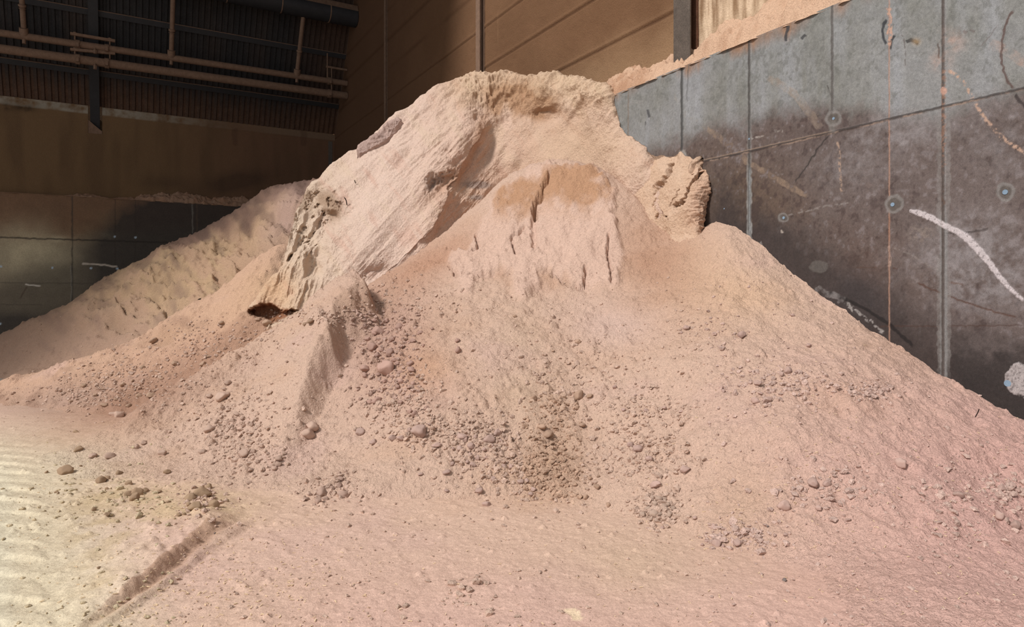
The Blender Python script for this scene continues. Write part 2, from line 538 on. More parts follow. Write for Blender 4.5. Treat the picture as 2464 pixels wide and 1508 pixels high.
SCARP = [(905, 735), (868, 765), (835, 795), (808, 815), (795, 845), (783, 885), (760, 915), (735, 960), (700, 1040), (655, 1120), (620, 1180)]
SLAB = [(1240, 425), (1275, 405), (1340, 400), (1420, 402), (1455, 425), (1480, 455), (1478, 520), (1488, 580), (1500, 640), (1492, 690), (1400, 692), (1372, 684), (1345, 668), (1325, 662), (1300, 672), (1290, 700), (1262, 722), (1240, 710), (1228, 665), (1205, 645), (1170, 662), (1150, 668), (1135, 708), (1118, 705), (1092, 665), (1078, 625), (1088, 598), (1120, 605), (1138, 560), (1160, 515), (1190, 475), (1220, 440)]
CRACKS = [([(1320, 428), (1312, 452), (1300, 478), (1288, 498), (1287, 520)], 7, .30), ([(1287, 515), (1284, 560), (1286, 600)], 10, .10),
          ([(1262, 545), (1256, 560), (1236, 576), (1231, 582)], 4, .12), ([(1233, 588), (1237, 606), (1246, 616)], 5, .16),
          ([(1466, 578), (1463, 598), (1459, 608), (1463, 630), (1470, 662), (1472, 690)], 4, .14), ([(1408, 650), (1409, 685)], 6, .16),
          ([(1330, 662), (1340, 668), (1362, 680), (1372, 686), (1406, 688)], 5, .16), ([(1146, 560), (1150, 590), (1152, 600), (1138, 606)], 6, .14),
          ([(1082, 640), (1090, 655), (1098, 668)], 4, .1), ([(1130, 668), (1150, 664), (1190, 660)], 5, .1), ([(1300, 468), (1306, 480), (1300, 492)], 5, .15)]
CAVE = [(596, 749), (612, 741), (628, 731), (648, 726), (664, 732), (676, 740), (700, 742), (714, 746), (700, 757), (680, 767), (664, 776), (652, 780), (638, 768), (618, 763), (604, 757)]
def cave_mask(px, py):
    m = np.zeros(px.shape)
    k = (px > 560) & (px < 750) & (py > 690) & (py < 810)
    if k.any():
        m[k] = sstep(-3, 5, sdpoly(px[k], py[k], CAVE) + 2.5 * vnoise2(px[k] / 5, py[k] / 5, 91))
    return m

STEP = 0.017
bx = np.arange(-3.2, WX - 0.004 + 1e-6, STEP)
bx[-1] = WX - 0.006
by = np.arange(1.2, 15.6, STEP)
BX, BYY = np.meshgrid(bx, by, indexing='ij')
R_, D_ = b2w(BX, BYY)
Z = talus_f(R_, D_)
keep = (Z > -0.14) & (D_ > 3.0) & (D_ < 14.6)
V = np.stack([R_, D_, Z], -1)
px, py = proj(V)
rub = rubble_mask(px, py)
near = sstep(0.02, 0.25, Z)
h = 0.06 * fbm2(R_ * 1.1, D_ * 1.1, 3, 1) * (.5 + .5 * near)
h += 0.022 * fbm2(R_ * 6, D_ * 6, 3, 5) * (0.5 + 0.7 * near)
h += 0.009 * fbm2(R_ * 26, D_ * 26, 2, 9)
h += 0.7 * domes(R_, D_, 0.15, 0.45 * rub ** 1.3, 20)
h += 0.8 * domes(R_, D_, 0.085, 0.05 + 0.6 * rub, 30) * (0.5 + 0.5 * near)
h += 0.8 * domes(R_, D_, 0.05, 0.22 + 0.5 * rub, 40) * (0.4 + 0.6 * near)
# scarp: the bank to its left stands higher
dd, side, tt = pdist(px, py, SCARP)
amp = 0.44 * sstep(.85, 0.35, tt) * sstep(0, .08, tt) + 0.12 * sstep(1, .7, tt) * sstep(0, .08, tt)
h += amp * np.where(side > 0, sstep(150, 20, dd), sstep(50, 0, dd)) * (1 + 0.10 * fbm2(px / 30, py / 30, 2, 3))
# caked slab lying on the upper slope
sd = sdpoly(px, py, SLAB) + 9 * fbm2(px / 22, py / 22, 3, 61)
slab = sstep(-9, 11, sd) * sstep(350, 420, py)
h += slab * (0.07 + 0.05 * fbm2(px / 70, py / 70, 3, 62) + 0.012 * ridged3(np.stack([px / 34, py / 34, 0 * px], -1).reshape(-1, 3), 3, 63).reshape(px.shape))
for poly, wd, dp in CRACKS:
    jx, jy = px + 4 * vnoise2(px / 7, py / 7, 64), py + 4 * vnoise2(px / 7 + 9, py / 7, 65)
    dd, _, _ = pdist(jx, jy, poly)
    h -= dp * sstep(wd, wd * 0.25, dd)
# sharp outer crest of the front slope
dd, _, tt = pdist(px, py, [(705, 790), (650, 815), (520, 892), (430, 947), (330, 1006), (240, 1052)])
h += 0.10 * sstep(34, 0, dd) * sstep(0, .15, tt) * sstep(1, .8, tt)
# small mound below the leaning block at the wall
h += 0.10 * blob(px, py, 1790, 640, 120, 60, 30)
# hollow of the small cave
Z2 = Z + h
V = np.stack([R_, D_, Z2], -1)
V = V + (V - np.array((0, 0, CAMZ))) * (cave_mask(*proj(V)) * 0.03)[..., None]
col = heap_colour(V)
n1 = fbm2(px / 30, py / 30, 4, 70)
col = mix(col, (214, 176, 154), slab * 0.8)
top = slab * np.maximum(blob(px, py, 1380, 460, 95, 70, 0), blob(px, py, 1240, 490, 60, 60, -50)) * 1.5
top = np.clip(top * 1.3 - .25 + 0.9 * n1, 0, 1) * slab * sstep(575, 480, py + 45 * n1)
col = mix(col, (188, 140, 102), top)
col = mix(col, (190, 144, 112), np.clip(blob(px, py, 1290, 660, 110, 40, 0) * (1.0 + n1), 0, 1) * 0.6 * (1 - slab))
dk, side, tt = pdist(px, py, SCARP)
col = mix(col, (176, 142, 118), np.where(side < 0, sstep(60, 10, dk), 0) * sstep(.6, .3, tt) * 0.5)  # scarp face turned from the sun: shade painted into the colour

heap = empty('material_heap', (0, 10, 0))
tag(heap, 'tall heap of pinkish tan powdery bulk material piled against the concrete wall', 'heap')
def heap_part(o):
    o.parent = heap
    o.matrix_parent_inverse = Matrix.Translation((0, -10, 0))
    return o
is_slab = (slab > 0.5)
fs = is_slab[:-1, :-1] | is_slab[1:, :-1] | is_slab[1:, 1:] | is_slab[:-1, 1:]
Qall = grid_faces(*V.shape[:2]).reshape(V.shape[0] - 1, V.shape[1] - 1, 4)
kq = keep[:-1, :-1] & keep[1:, :-1] & keep[1:, 1:] & keep[:-1, 1:]
for nm, msk, mat, lab in (('fallen_slope', kq & ~fs, M_dust, None), ('caked_slab', kq & fs, M_cake, 'cracked pale slab of caked powder with a brown top edge')):
    v, q, c = compact(V.reshape(-1, 3), Qall[msk], mute(col).reshape(-1, 3))
    o = heap_part(link(nm, raw_mesh(nm, v, q[:, :], c), mat))
    if lab: o['label'] = lab
talus_V, talus_keep = V, keep
del Z, Z2, h, rub, n1, top

# ------------------------------------------------------------------ heap, standing cliff left by the loader
C = [  # columns, each crest -> foot
    [(762, 432, 15.3), (735, 470, 14.7), (712, 520, 14.1), (690, 585, 13.5), (652, 670, 13.0), (598, 748, 12.75), (590, 790, 12.6)],
    [(800, 400, 15.3), (786, 468, 14.3), (765, 540, 13.7), (735, 630, 13.1), (690, 710, 12.6), (650, 770, 12.3), (640, 800, 12.2)],
    [(850, 365, 15.3), (845, 450, 14.2), (820, 545, 13.5), (800, 640, 12.95), (775, 720, 12.45), (745, 765, 12.2), (740, 820, 12.05)],
    [(920, 310, 15.3), (900, 420, 14.2), (890, 520, 13.4), (865, 630, 12.85), (850, 690, 12.6), (835, 735, 12.4), (835, 800, 12.3)],
    [(1000, 255, 15.3), (985, 370, 14.2), (965, 470, 13.6), (945, 560, 13.15), (930, 640, 12.9), (925, 695, 12.65), (925, 760, 12.55)],
    [(1060, 217, 15.3), (1070, 320, 14.3), (1050, 420, 13.75), (1030, 520, 13.3), (1015, 590, 13.05), (1010, 645, 12.9), (1010, 710, 12.85)],
    [(1112, 193, 15.3), (1140, 290, 14.45), (1130, 400, 14.1), (1115, 470, 13.8), (1100, 540, 13.5), (1100, 590, 13.3), (1100, 660, 13.25)],
    [(1170, 184, 15.3), (1195, 275, 14.8), (1195, 360, 14.5), (1190, 430, 14.2), (1185, 490, 13.8), (1185, 540, 13.6), (1185, 610, 13.5)],
    [(1250, 184, 15.0), (1270, 265, 14.5), (1270, 340, 14.2), (1270, 395, 13.9), (1270, 440, 13.6), (1270, 490, 13.4), (1270, 560, 13.3)],
    [(1340, 190, 14.2), (1350, 265, 13.9), (1350, 335, 13.7), (1350, 395, 13.5), (1350, 440, 13.3), (1350, 480, 13.1), (1350, 520, 12.9)],
    [(1400, 197, 13.55), (1420, 265, 13.2), (1428, 335, 13.0), (1438, 395, 12.85), (1450, 450, 12.6), (1455, 490, 12.4), (1460, 530, 12.2)],
    [(1440, 208, 13.15), (1465, 275, 12.75), (1482, 345, 12.45), (1500, 415, 12.1), (1528, 480, 11.75), (1545, 530, 11.5), (1555, 570, 11.2)],
]
def wp(x, y, off):
    return (x, y, wall_d(x) + off)
C.append([wp(1464, 224, .02), wp(1497, 295, .02), wp(1530, 340, -.05), (1575, 430, 11.5), (1585, 500, 11.2), (1600, 550, 11.0), (1610, 590, 10.8)])
C.append([wp(1485, 235, .5), wp(1520, 310, .5), wp(1560, 372, .5), wp(1610, 385, .4), (1640, 480, 11.0), (1650, 550, 10.7), (1650, 590, 10.5)])
L = np.array([[P(*p) for p in c] for c in C])
# run the crest back towards the far wall, sinking slowly, so that the heap has a body behind its face
back1 = L[:, 0] + np.array((0.05, 0.55, -0.05))
back2 = L[:, 0] + np.array((-0.3, 2.6, -0.9))
back3 = L[:, 0] + np.array((-1.0, 6.0, -2.6))
L = np.concatenate([back3[:, None], back2[:, None], back1[:, None], L], 1)
NU, NV = 820, 620
V = catmull(catmull(L, NU, 0), NV, 1)
px, py = proj(V)
N = normals(V)
if (N[NU // 2, NV // 2] @ np.array((0, -1, 0.3))) < 0:
    N = -N
vv = np.linspace(0, L.shape[1] - 1, NV)[None, :] * np.ones((NU, 1))
face = sstep(2.2, 3.2, vv)
p3 = V.reshape(-1, 3)
# streaks running down to the left
ca, sa = math.cos(math.radians(52)), math.sin(math.radians(52))
along = p3[:, 0] * ca + p3[:, 2] * sa
across = -p3[:, 0] * sa + p3[:, 2] * ca
ps = np.stack([along * 0.7, across * 2.2, p3[:, 1] * 1.2], -1)
hh = 0.11 * fbm3(ps, 3, 11) + 0.045 * ridged3(ps * np.array((1.6, 1.6, 1.6)) + 3, 3, 14)
hh += 0.028 * fbm3(p3 * 3.2, 3, 17) + 0.013 * fbm3(p3 * 11, 3, 21) + 0.006 * fbm3(p3 * 40, 2, 24)
streak = np.stack([along * 0.5, across * 5.5, p3[:, 1] * 1.5], -1)
hh += 0.05 * ridged3(streak, 3, 130) * sstep(-3.6, -2.2, p3[:, 0]) * sstep(-.2, -1.2, p3[:, 0])
hh = hh.reshape(NU, NV)
bowl = np.clip(blob(px, py, 1340, 370, 150, 90, 0) * 1.3, 0, 1)      # smooth scooped hollow
hh *= (1 - 0.65 * bowl) * (1 - .6 * np.clip(blob(px, py, 930, 540, 120, 110, -40) * 1.3, 0, 1))
rough_top = sstep(330, 200, py + 20 * vnoise2(px / 25, py / 60, 5)) * sstep(1060, 1160, px)
p2 = p3 * np.array((4.2, 3.0, 2.0))
hh += (0.13 * ridged3(p2, 3, 33)).reshape(NU, NV) * rough_top
V = V + N * (hh * (0.35 + 0.65 * face))[..., None]
# sharp arris down the middle: the face right of it is set back
ARR = [(1178, 285), (1160, 315), (1148, 335), (1125, 375), (1112, 400), (1095, 430), (1078, 455), (1068, 490), (1052, 530), (1035, 560), (1008, 585)]
dd, side, tt = pdist(px + 5 * vnoise2(px / 18, py / 18, 8), py, ARR)
push = np.where(side > 0, 0.0, 1.0)
amp = sstep(0, .15, tt) * sstep(1.05, .85, tt)
setback = np.where(side < 0, sstep(0, 14, dd) * sstep(260, 40, dd), 0) * 0.15 * amp
lipd = np.where(side > 0, sstep(60, 0, dd), 0) * 0.06 * amp
# deep gully and buttresses at the left end
G = [(795, 500), (790, 530), (772, 570), (768, 610), (758, 650), (745, 690)]
dg, sg, tg = pdist(px + 8 * vnoise2(px / 14, py / 30, 18), py, G)
setback += 0.45 * sstep(34, 4, dg) * sstep(0, .1, tg) * sstep(1, .7, tg)
dg2, _, tg2 = pdist(px + 6 * vnoise2(px / 14, py / 30, 19), py, [(772, 470), (752, 510), (735, 560), (730, 580)])
setback += 0.28 * sstep(36, 6, dg2)
dg3, _, _ = pdist(px, py, [(700, 612), (694, 622)])
setback += 0.2 * sstep(8, 2, dg3)
lipd += 0.16 * blob(px, py, 700, 680, 40, 80, 20)
rib = ridged3(np.stack([(px + .42 * (py - 560)) / 26, py / 130, 0 * px], -1).reshape(-1, 3), 3, 133).reshape(px.shape)
lipd += 0.10 * rib * sstep(840, 760, px) * sstep(430, 500, py)
pk = np.clip(1.6 * fbm2(px / 13, py / 13, 3, 134) - .35, 0, 1)
setback += 0.16 * pk * np.clip(blob(px, py, 770, 490, 60, 34, 0) + blob(px, py, 745, 560, 40, 60, 20) + .7 * blob(px, py, 1060, 440, 50, 24, -30), 0, 1)
# recess under the overhang at the foot
for (x, y, rx, ry, a, f) in ((900, 660, 50, 18, -10, .12), (1240, 440, 60, 40, -40, .2), (1065, 440, 26, 12, -30, .16), (1320, 280, 30, 16, 0, .2), (1120, 560, 60, 40, -40, .12), (1390, 300, 20, 40, 0, .1)):
    setback += f * np.clip(blob(px + 10 * vnoise2(px / 20, py / 20, 28), py, x, y, rx, ry, a) * 1.4, 0, 1)
for (x, y, rx, ry, a, f) in ((1200, 370, 14, 40, 20, .12), (1235, 385, 14, 40, 10, .12), (820, 720, 30, 26, 0, .2), (1250, 220, 24, 24, 0, .1), (1300, 225, 26, 40, 0, .14), (1180, 215, 26, 40, 0, .1), (985, 275, 34, 18, -30, .1)):
    lipd += f * blob(px, py, x, y, rx, ry, a)
setback += 0.42 * cave_mask(px, py)
dirv = V - np.array((0, 0, CAMZ))
dirv = dirv / np.linalg.norm(dirv, axis=-1, keepdims=True)
V = V + dirv * ((setback - lipd) * face)[..., None]
# never through the wall
Xb, Yb = w2b(V[..., 0], V[..., 1])
lim = np.where(V[..., 2] > LEDGE, UPX - 0.01, WX - 0.006)
over = np.maximum(Xb - lim, 0)
V[..., 0] -= over * UX[0]
V[..., 1] -= over * UX[1]
px, py = proj(V)
n1 = fbm2(px / 36, py / 36, 4, 80)
n2 = fbm2((px * 0.6 + py * 0.8) / 80, (px * 0.8 - py * 0.6) / 20, 4, 81)
c = np.ones(V.shape) * lin((213, 178, 156))
c = mix(c, (217, 187, 168), sstep(700, 900, px) * sstep(1150, 900, px) * 0.8)
c = mix(c, (208, 184, 158), sstep(900, 700, px) * 0.8)
c = mix(c, (204, 160, 138), sstep(0.2, 0.9, n2) * 0.55)
c = mix(c, (210, 182, 152), sstep(0.2, 0.9, -n2) * 0.4)
c = mix(c, (204, 168, 134), blob(px, py, 1400, 360, 180, 110) * 0.8)
c = mix(c, (208, 166, 136), blob(px, py, 1150, 500, 120, 90, -40) * 0.6)
c = mix(c, (204, 172, 128), sstep(300, 200, py) * sstep(1000, 1150, px) * 0.5)
c = mix(c, (170, 124, 82), np.clip(blob(px, py, 1250, 245, 95, 36, 10) * 1.5 + 0.9 * n1 * blob(px, py, 1250, 250, 150, 60), 0, 1) * 0.75)
c = mix(c, (176, 126, 90), np.clip(blob(px, py, 1085, 430, 70, 20, -40) + blob(px, py, 1150, 330, 12, 60, 20), 0, 1) * 0.6)  # recess shade along the arris painted as darker brown
c = mix(c, (192, 148, 114), np.clip(blob(px, py, 1240, 445, 70, 26, -40), 0, 1) * 0.5)
c = mix(c, (208, 160, 112), blob(px, py, 655, 700, 70, 70, 0) * 0.7)
for (x, y, rx, ry) in ((1050, 432, 20, 9), (1035, 450, 10, 8), (1150, 445, 36, 8), (1140, 475, 20, 6)):
    c = mix(c, (128, 116, 112), np.clip(blob(px, py, x, y, rx, ry) * (1.2 + 1.5 * n1), 0, 1) * 0.6)
c = mix(c, (150, 96, 60), cave_mask(px, py) * 0.95)  # cave darkness helped by a darker painted colour
for (x, y, rx, ry) in ((770, 490, 50, 24), (745, 470, 40, 14), (800, 500, 20, 30)):
    c = mix(c, (160, 128, 100), np.clip(blob(px, py, x, y, rx, ry) * (0.6 + 1.5 * n1), 0, 1) * 0.7)
o = heap_part(grid_obj('standing_face', V, c, M_cake, None, None, (0, -1, 0.4)))
o['label'] = 'steep pale face of compacted powder left standing at the back'
cliff_V = V

# purple-grey crust lying on the crest shoulder
Cr = [[(846, 376, 15.0), (854, 386, 14.9), (857, 390, 14.85)], [(880, 346, 15.0), (890, 361, 14.85), (894, 366, 14.8)], [(915, 320, 15.05), (926, 337, 14.9), (930, 342, 14.85)], [(946, 298, 15.1), (954, 310, 15.0), (957, 314, 14.95)], [(968, 284, 15.15), (972, 289, 15.1), (974, 292, 15.05)]]
Lc = np.array([[P(x, y - 3, d - .10) for x, y, d in c_] for c_ in Cr])
Lc = np.concatenate([(Lc[:, :1] + np.array((0, .5, -.15))), Lc], 1)
V = catmull(catmull(Lc, 160, 0), 70, 1)
N = normals(V)
if (N[80, 30] @ np.array((0, -1, .5))) < 0: N = -N
e = np.minimum(sstep(0, .12, np.linspace(0, 1, 160))[:, None], sstep(1, .88, np.linspace(0, 1, 160))[:, None]) * sstep(1.02, .8, np.linspace(0, 1, 70))[None]
q3 = V.reshape(-1, 3)
hh = (0.05 * fbm3(q3 * 4, 3, 41) + 0.03 * ridged3(q3 * 12, 2, 44)).reshape(160, 70)
V = V + N * ((hh + 0.03) * e - 0.16 * (1 - e))[..., None]
n1 = fbm3(q3 * 5, 3, 47).reshape(160, 70)
c = mix(np.ones(V.shape) * lin((172, 142, 130)), (194, 162, 148), 0.5 + 0.5 * n1)
o = heap_part(grid_obj('grey_crust', V, c, M_cake, None, None, (0, -1, .5)))
o['label'] = 'thin purplish grey crust on the upper edge of the heap'

# block leaning at the push wall
Bk = [
    [(1500, 345, 12.6), (1505, 360, 12.4), (1505, 420, 12.15), (1515, 490, 11.85), (1545, 550, 11.45), (1560, 590, 11.1)],
    [(1538, 348, 12.3), (1545, 380, 12.0), (1545, 430, 11.75), (1550, 500, 11.45), (1575, 560, 11.15), (1590, 600, 10.85)],
    [(1580, 372, 11.9), (1580, 400, 11.6), (1575, 450, 11.4), (1580, 510, 11.15), (1600, 560, 10.95), (1610, 600, 10.7)],
    [(1608, 380, 11.6), (1612, 405, 11.25), (1608, 455, 11.05), (1608, 510, 10.9), (1618, 560, 10.75), (1625, 600, 10.55)],
    [(1640, 372, 11.25), (1650, 395, 10.95), (1648, 445, 10.75), (1645, 500, 10.65), (1648, 550, 10.6), (1650, 600, 10.4)],
    [(1668, 392, 11.0), (1683, 412, 10.75), (1686, 450, 10.6), (1682, 500, 10.52), (1678, 545, 10.5), (1675, 600, 10.35)],
    [(1688, 408, 10.85), (1704, 430, 10.70), (1708, 455, 10.66), (1700, 500, 10.68), (1697, 540, 10.68), (1690, 600, 10.5)],
    [(1680, 412, 10.95), (1690, 435, 10.95), (1695, 460, 10.95), (1690, 500, 10.95), (1685, 545, 10.95), (1680, 600, 10.8)],
]
Lb = np.array([[P(*p) for p in c_] for c_ in Bk])
Lb = np.concatenate([(Lb[:, :1] + np.array((0, .7, -.5))), Lb], 1)
NU, NV = 420, 420
V = catmull(catmull(Lb, NU, 0), NV, 1)
px, py = proj(V)
N = normals(V)
if (N[NU // 2, NV // 2] @ np.array((0, -1, .2))) < 0: N = -N
q3 = V.reshape(-1, 3)
ps = np.stack([(q3[:, 0] * .8 - q3[:, 2] * .5) * 4.5, q3[:, 1] * 2, (q3[:, 0] * .5 + q3[:, 2] * .8) * 1.0], -1)
hh = 0.035 * fbm3(ps * .6, 3, 101) + 0.012 * fbm3(q3 * 6, 3, 104) + 0.007 * fbm3(q3 * 20, 3, 107)
hh = hh.reshape(NU, NV)
rr = np.clip(blob(px, py, 1690, 490, 30, 70, 10) * 1.6, 0, 1)
hh += rr * (0.05 * ridged3(q3 * np.array((4, 4, 11)), 3, 110)).reshape(NU, NV)
tops = sstep(60, 0, py - (370 + 0.2 * (px - 1560)))
hh += 0.05 * tops * vnoise2(px / 13, py / 60, 115)
for poly, wd, dp in (([(1690, 408), (1680, 422), (1668, 437), (1655, 458), (1640, 485), (1625, 498)], 5, .2), ([(1632, 455), (1622, 478), (1612, 498)], 3, .07), ([(1615, 395), (1612, 410), (1598, 430), (1582, 450), (1578, 475), (1575, 490), (1582, 505), (1580, 522)], 7, .16),
                     ([(1582, 505), (1598, 518), (1604, 524)], 5, .1), ([(1528, 505), (1534, 490)], 5, .14)):
    jx, jy = px + 5 * vnoise2(px / 6, py / 6, 120), py + 5 * vnoise2(px / 6 + 5, py / 6, 121)
    dd, _, _ = pdist(jx, jy, poly)
    hh -= dp * sstep(wd, wd * .2, dd)
V = V + N * hh[..., None]
Xb, Yb = w2b(V[..., 0], V[..., 1])
over = np.maximum(Xb - (WX - 0.006), 0)
V[..., 0] -= over * UX[0]; V[..., 1] -= over * UX[1]
n1 = fbm2(px / 30, py / 30, 3, 125)
c = mix(np.ones(V.shape) * lin((212, 176, 146)), (204, 166, 134), 0.5 + 0.6 * n1)
c = mix(c, (196, 152, 124), rr * 0.5)
o = heap_part(grid_obj('leaning_block', V, c, M_cake, None, None, (0, -1, .3)))
o['label'] = 'cracked pale block leaning against the concrete wall'

# ------------------------------------------------------------------ heap, lower ridges in the rear
def ridge_sheet(name, pts, rect, step, rseed, colf, label, top=1.0, lump=0.5):
    f = tps(pts)
    x0, x1, y0, y1 = rect
    xs, ys = np.arange(x0, x1, step), np.arange(y0, y1, step)
    R, D = np.meshgrid(xs, ys, indexing='ij')
    Z = f(R, D)
    V = np.stack([R, D, Z], -1)
    px, py = proj(V)
    near = sstep(0.0, 0.3, Z)
    rub = rubble_mask(px, py)
    h = 0.07 * fbm2(R * 1.2, D * 1.2, 3, rseed) * near + 0.03 * fbm2(R * 5, D * 5, 3, rseed + 5)
    h += 0.9 * lump * domes(R, D, 0.16, 0.12 + 0.6 * rub, rseed + 10) + 0.9 * domes(R, D, 0.09, 0.35 + 0.5 * rub, rseed + 20) * (0.4 + 0.6 * near)
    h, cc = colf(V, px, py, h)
    V = np.stack([R, D, Z + h], -1)
    V = V + (V - np.array((0, 0, CAMZ))) * (cave_mask(*proj(V)) * 0.035)[..., None]
    keep = Z > -0.12
    Xb, Yb = w2b(R, D)
    keep &= (Xb < WX - 0.05) & (Yb < BY - 0.05)
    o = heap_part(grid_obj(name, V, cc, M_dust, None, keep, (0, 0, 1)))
    if label: o['label'] = label
    return V, keep

mid_pts = [P(*a) for a in (
    (0, 926, 13.4), (60, 903, 13.4), (150, 871, 13.4), (250, 838, 13.4), (370, 785, 13.4), (480, 729, 13.4), (560, 690, 13.4), (640, 640, 13.5), (690, 592, 14.3),
    (0, 972, 12.4), (150, 985, 11.8), (300, 1003, 11.1), (400, 962, 10.95), (500, 892, 11.5), (600, 832, 11.9), (690, 775, 12.3), (800, 745, 11.9),
    (150, 930, 12.4), (300, 920, 12.0), (400, 872, 12.2), (500, 802, 12.6), (590, 745, 12.75), (0, 950, 12.85), (-300, 985, 12.0), (-300, 945, 13.2), (300, 880, 12.6), (100, 955, 12.4))]
mid_pts += [(-3.7, 13.5, 1.5), (-3.4, 14.3, 1.7), (-3.0, 12.9, 1.2), (-9.6, 14.6, -.2), (-8.4, 14.8, -.05), (-7.4, 14.9, .2), (-12.0, 15.6, -.5), (-10.3, 15.8, -.4), (-8.9, 16.0, -.3), (-7.6, 15.8, .0), (-6.2, 15.4, .6), (-5.0, 15.4, 1.0), (-9.0, 10.6, -.3), (-7, 10.2, -.3), (-11.5, 11, -.3), (-5.4, 10.1, -.2), (-13, 13, -.1)]
def mid_col(V, px, py, h):
    c = heap_colour(V, (202, 160, 130))  # browner base: shade of this face put into the colour
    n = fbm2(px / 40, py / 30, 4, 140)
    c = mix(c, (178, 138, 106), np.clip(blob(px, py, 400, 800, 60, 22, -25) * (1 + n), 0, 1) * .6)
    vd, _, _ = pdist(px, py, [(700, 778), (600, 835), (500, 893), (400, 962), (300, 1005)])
    c = mix(c, (164, 122, 96), sstep(95, 10, vd + 25 * n) * .75)  # painted shade in the valley behind the front crest
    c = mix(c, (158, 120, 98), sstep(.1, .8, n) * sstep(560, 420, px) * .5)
    h = h - 0.16 * blob(px, py, 380, 808, 50, 20, -20)
    c = mix(c, (150, 96, 60), cave_mask(px, py) * 0.95)  # same painted darkness inside the cave
    return h, c
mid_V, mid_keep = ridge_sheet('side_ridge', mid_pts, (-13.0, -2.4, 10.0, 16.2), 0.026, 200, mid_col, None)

rear_pts = [P(*a) for a in (
    (800, 425, 17.9), (765, 432, 18), (700, 445, 18), (640, 462, 18), (570, 502, 18), (500, 546, 18), (400, 592, 18), (320, 634, 18), (250, 671, 18), (130, 750, 17.8), (60, 782, 17.6), (0, 806, 17.5), (-120, 850, 17.3), (-250, 890, 17.0),
    (0, 905, 16.4), (0, 860, 17.0), (150, 855, 16.1), (300, 790, 15.7), (400, 740, 15.5), (500, 690, 15.3), (600, 625, 15.3), (680, 520, 15.6),
    (250, 745, 16.7), (150, 800, 16.9), (400, 660, 16.8), (550, 585, 16.8), (650, 520, 16.9), (700, 560, 14.9), (600, 655, 14.5), (500, 708, 14.5), (400, 765, 14.8), (300, 815, 15.1), (150, 872, 15.7), (0, 920, 15.6), (850, 480, 17.2), (900, 520, 16.0))]
rear_pts += [(-16, 18.6, -.6), (-13.6, 19, -.1), (-11, 20, .5), (-8.2, 20.4, 2.0), (-5.5, 20.6, 3.4), (-3.5, 20.6, 3.9), (-14, 15, -.4), (-11.5, 15.2, -.1), (-9.5, 15.0, .1), (-18, 16, -.8)]
def rear_col(V, px, py, h):
    n = fbm2(px / 40, py / 40, 4, 150)
    n2 = fbm2((px * .8 + py * .6) / 60, (-px * .6 + py * .8) / 26, 4, 151)
    c = np.ones(V.shape) * lin((196, 156, 122))
    c = mix(c, (206, 172, 120), np.clip(0.4 + 0.9 * n2, 0, 1) * sstep(1, .2, np.abs(px - 430) / 330) * 0.7)
    crest, _, _ = pdist(px, py, [(0, 806), (130, 750), (250, 671), (400, 592), (500, 546), (640, 462), (770, 432)])
    c = mix(c, (140, 106, 90), sstep(46, 8, crest + 22 * n) * 0.85 * sstep(280, 440, px))
    c = mix(c, (184, 150, 140), blob(px, py, 690, 520, 40, 100, 25) * 0.6)
    c = mix(c, (150, 118, 98), np.clip(n2 * 1.8 - .3, 0, 1) * 0.75)
    c = mix(c, (178, 142, 120), sstep(700, 830, py) * 0.7)
    h = h + (0.10 * fbm2(px / 24, py / 15, 3, 157) + .05 * fbm2(px / 9, py / 7, 2, 158)) * sstep(10, 50, crest) * sstep(90, 240, px) * sstep(860, 760, py)
    # overhanging crusts breaking off the face
    for (x, y, rx, ry, a, f) in ((400, 640, 60, 40, -30, .14), (330, 700, 60, 34, -30, .14), (270, 770, 40, 22, -10, .16), (460, 700, 50, 22, -25, .14), (560, 580, 30, 40, 0, -.2), (590, 560, 18, 40, 15, -.2), (440, 690, 34, 12, -10, -.14), (290, 788, 40, 8, 10, -.18), (170, 760, 50, 20, -20, .1), (390, 630, 22, 22, 0, .1), (530, 610, 14, 30, 10, -.1)):
        h = h + f * np.clip(blob(px + 12 * n, py + 8 * n2, x, y, rx, ry, a) * 1.3, 0, 1)
    h = h + 0.20 * ridged3(np.stack([px / 60, py / 38, 0 * px], -1).reshape(-1, 3), 3, 155).reshape(px.shape) * sstep(120, 260, px) * sstep(820, 740, py) * sstep(14, 70, crest)
    c = mix(c, (112, 86, 74), sstep(40, 6, crest + 24 * n) * 0.75 * sstep(300, 440, px) * np.clip(.7 + 1.2 * n2, 0, 1))
    return h, c * .86
rear_V, rear_keep = ridge_sheet('rear_ridge', rear_pts, (-17, -1.2, 13.9, 21), 0.032, 300, rear_col, 'yellowish tan lower ridge with a dark crusted crest')

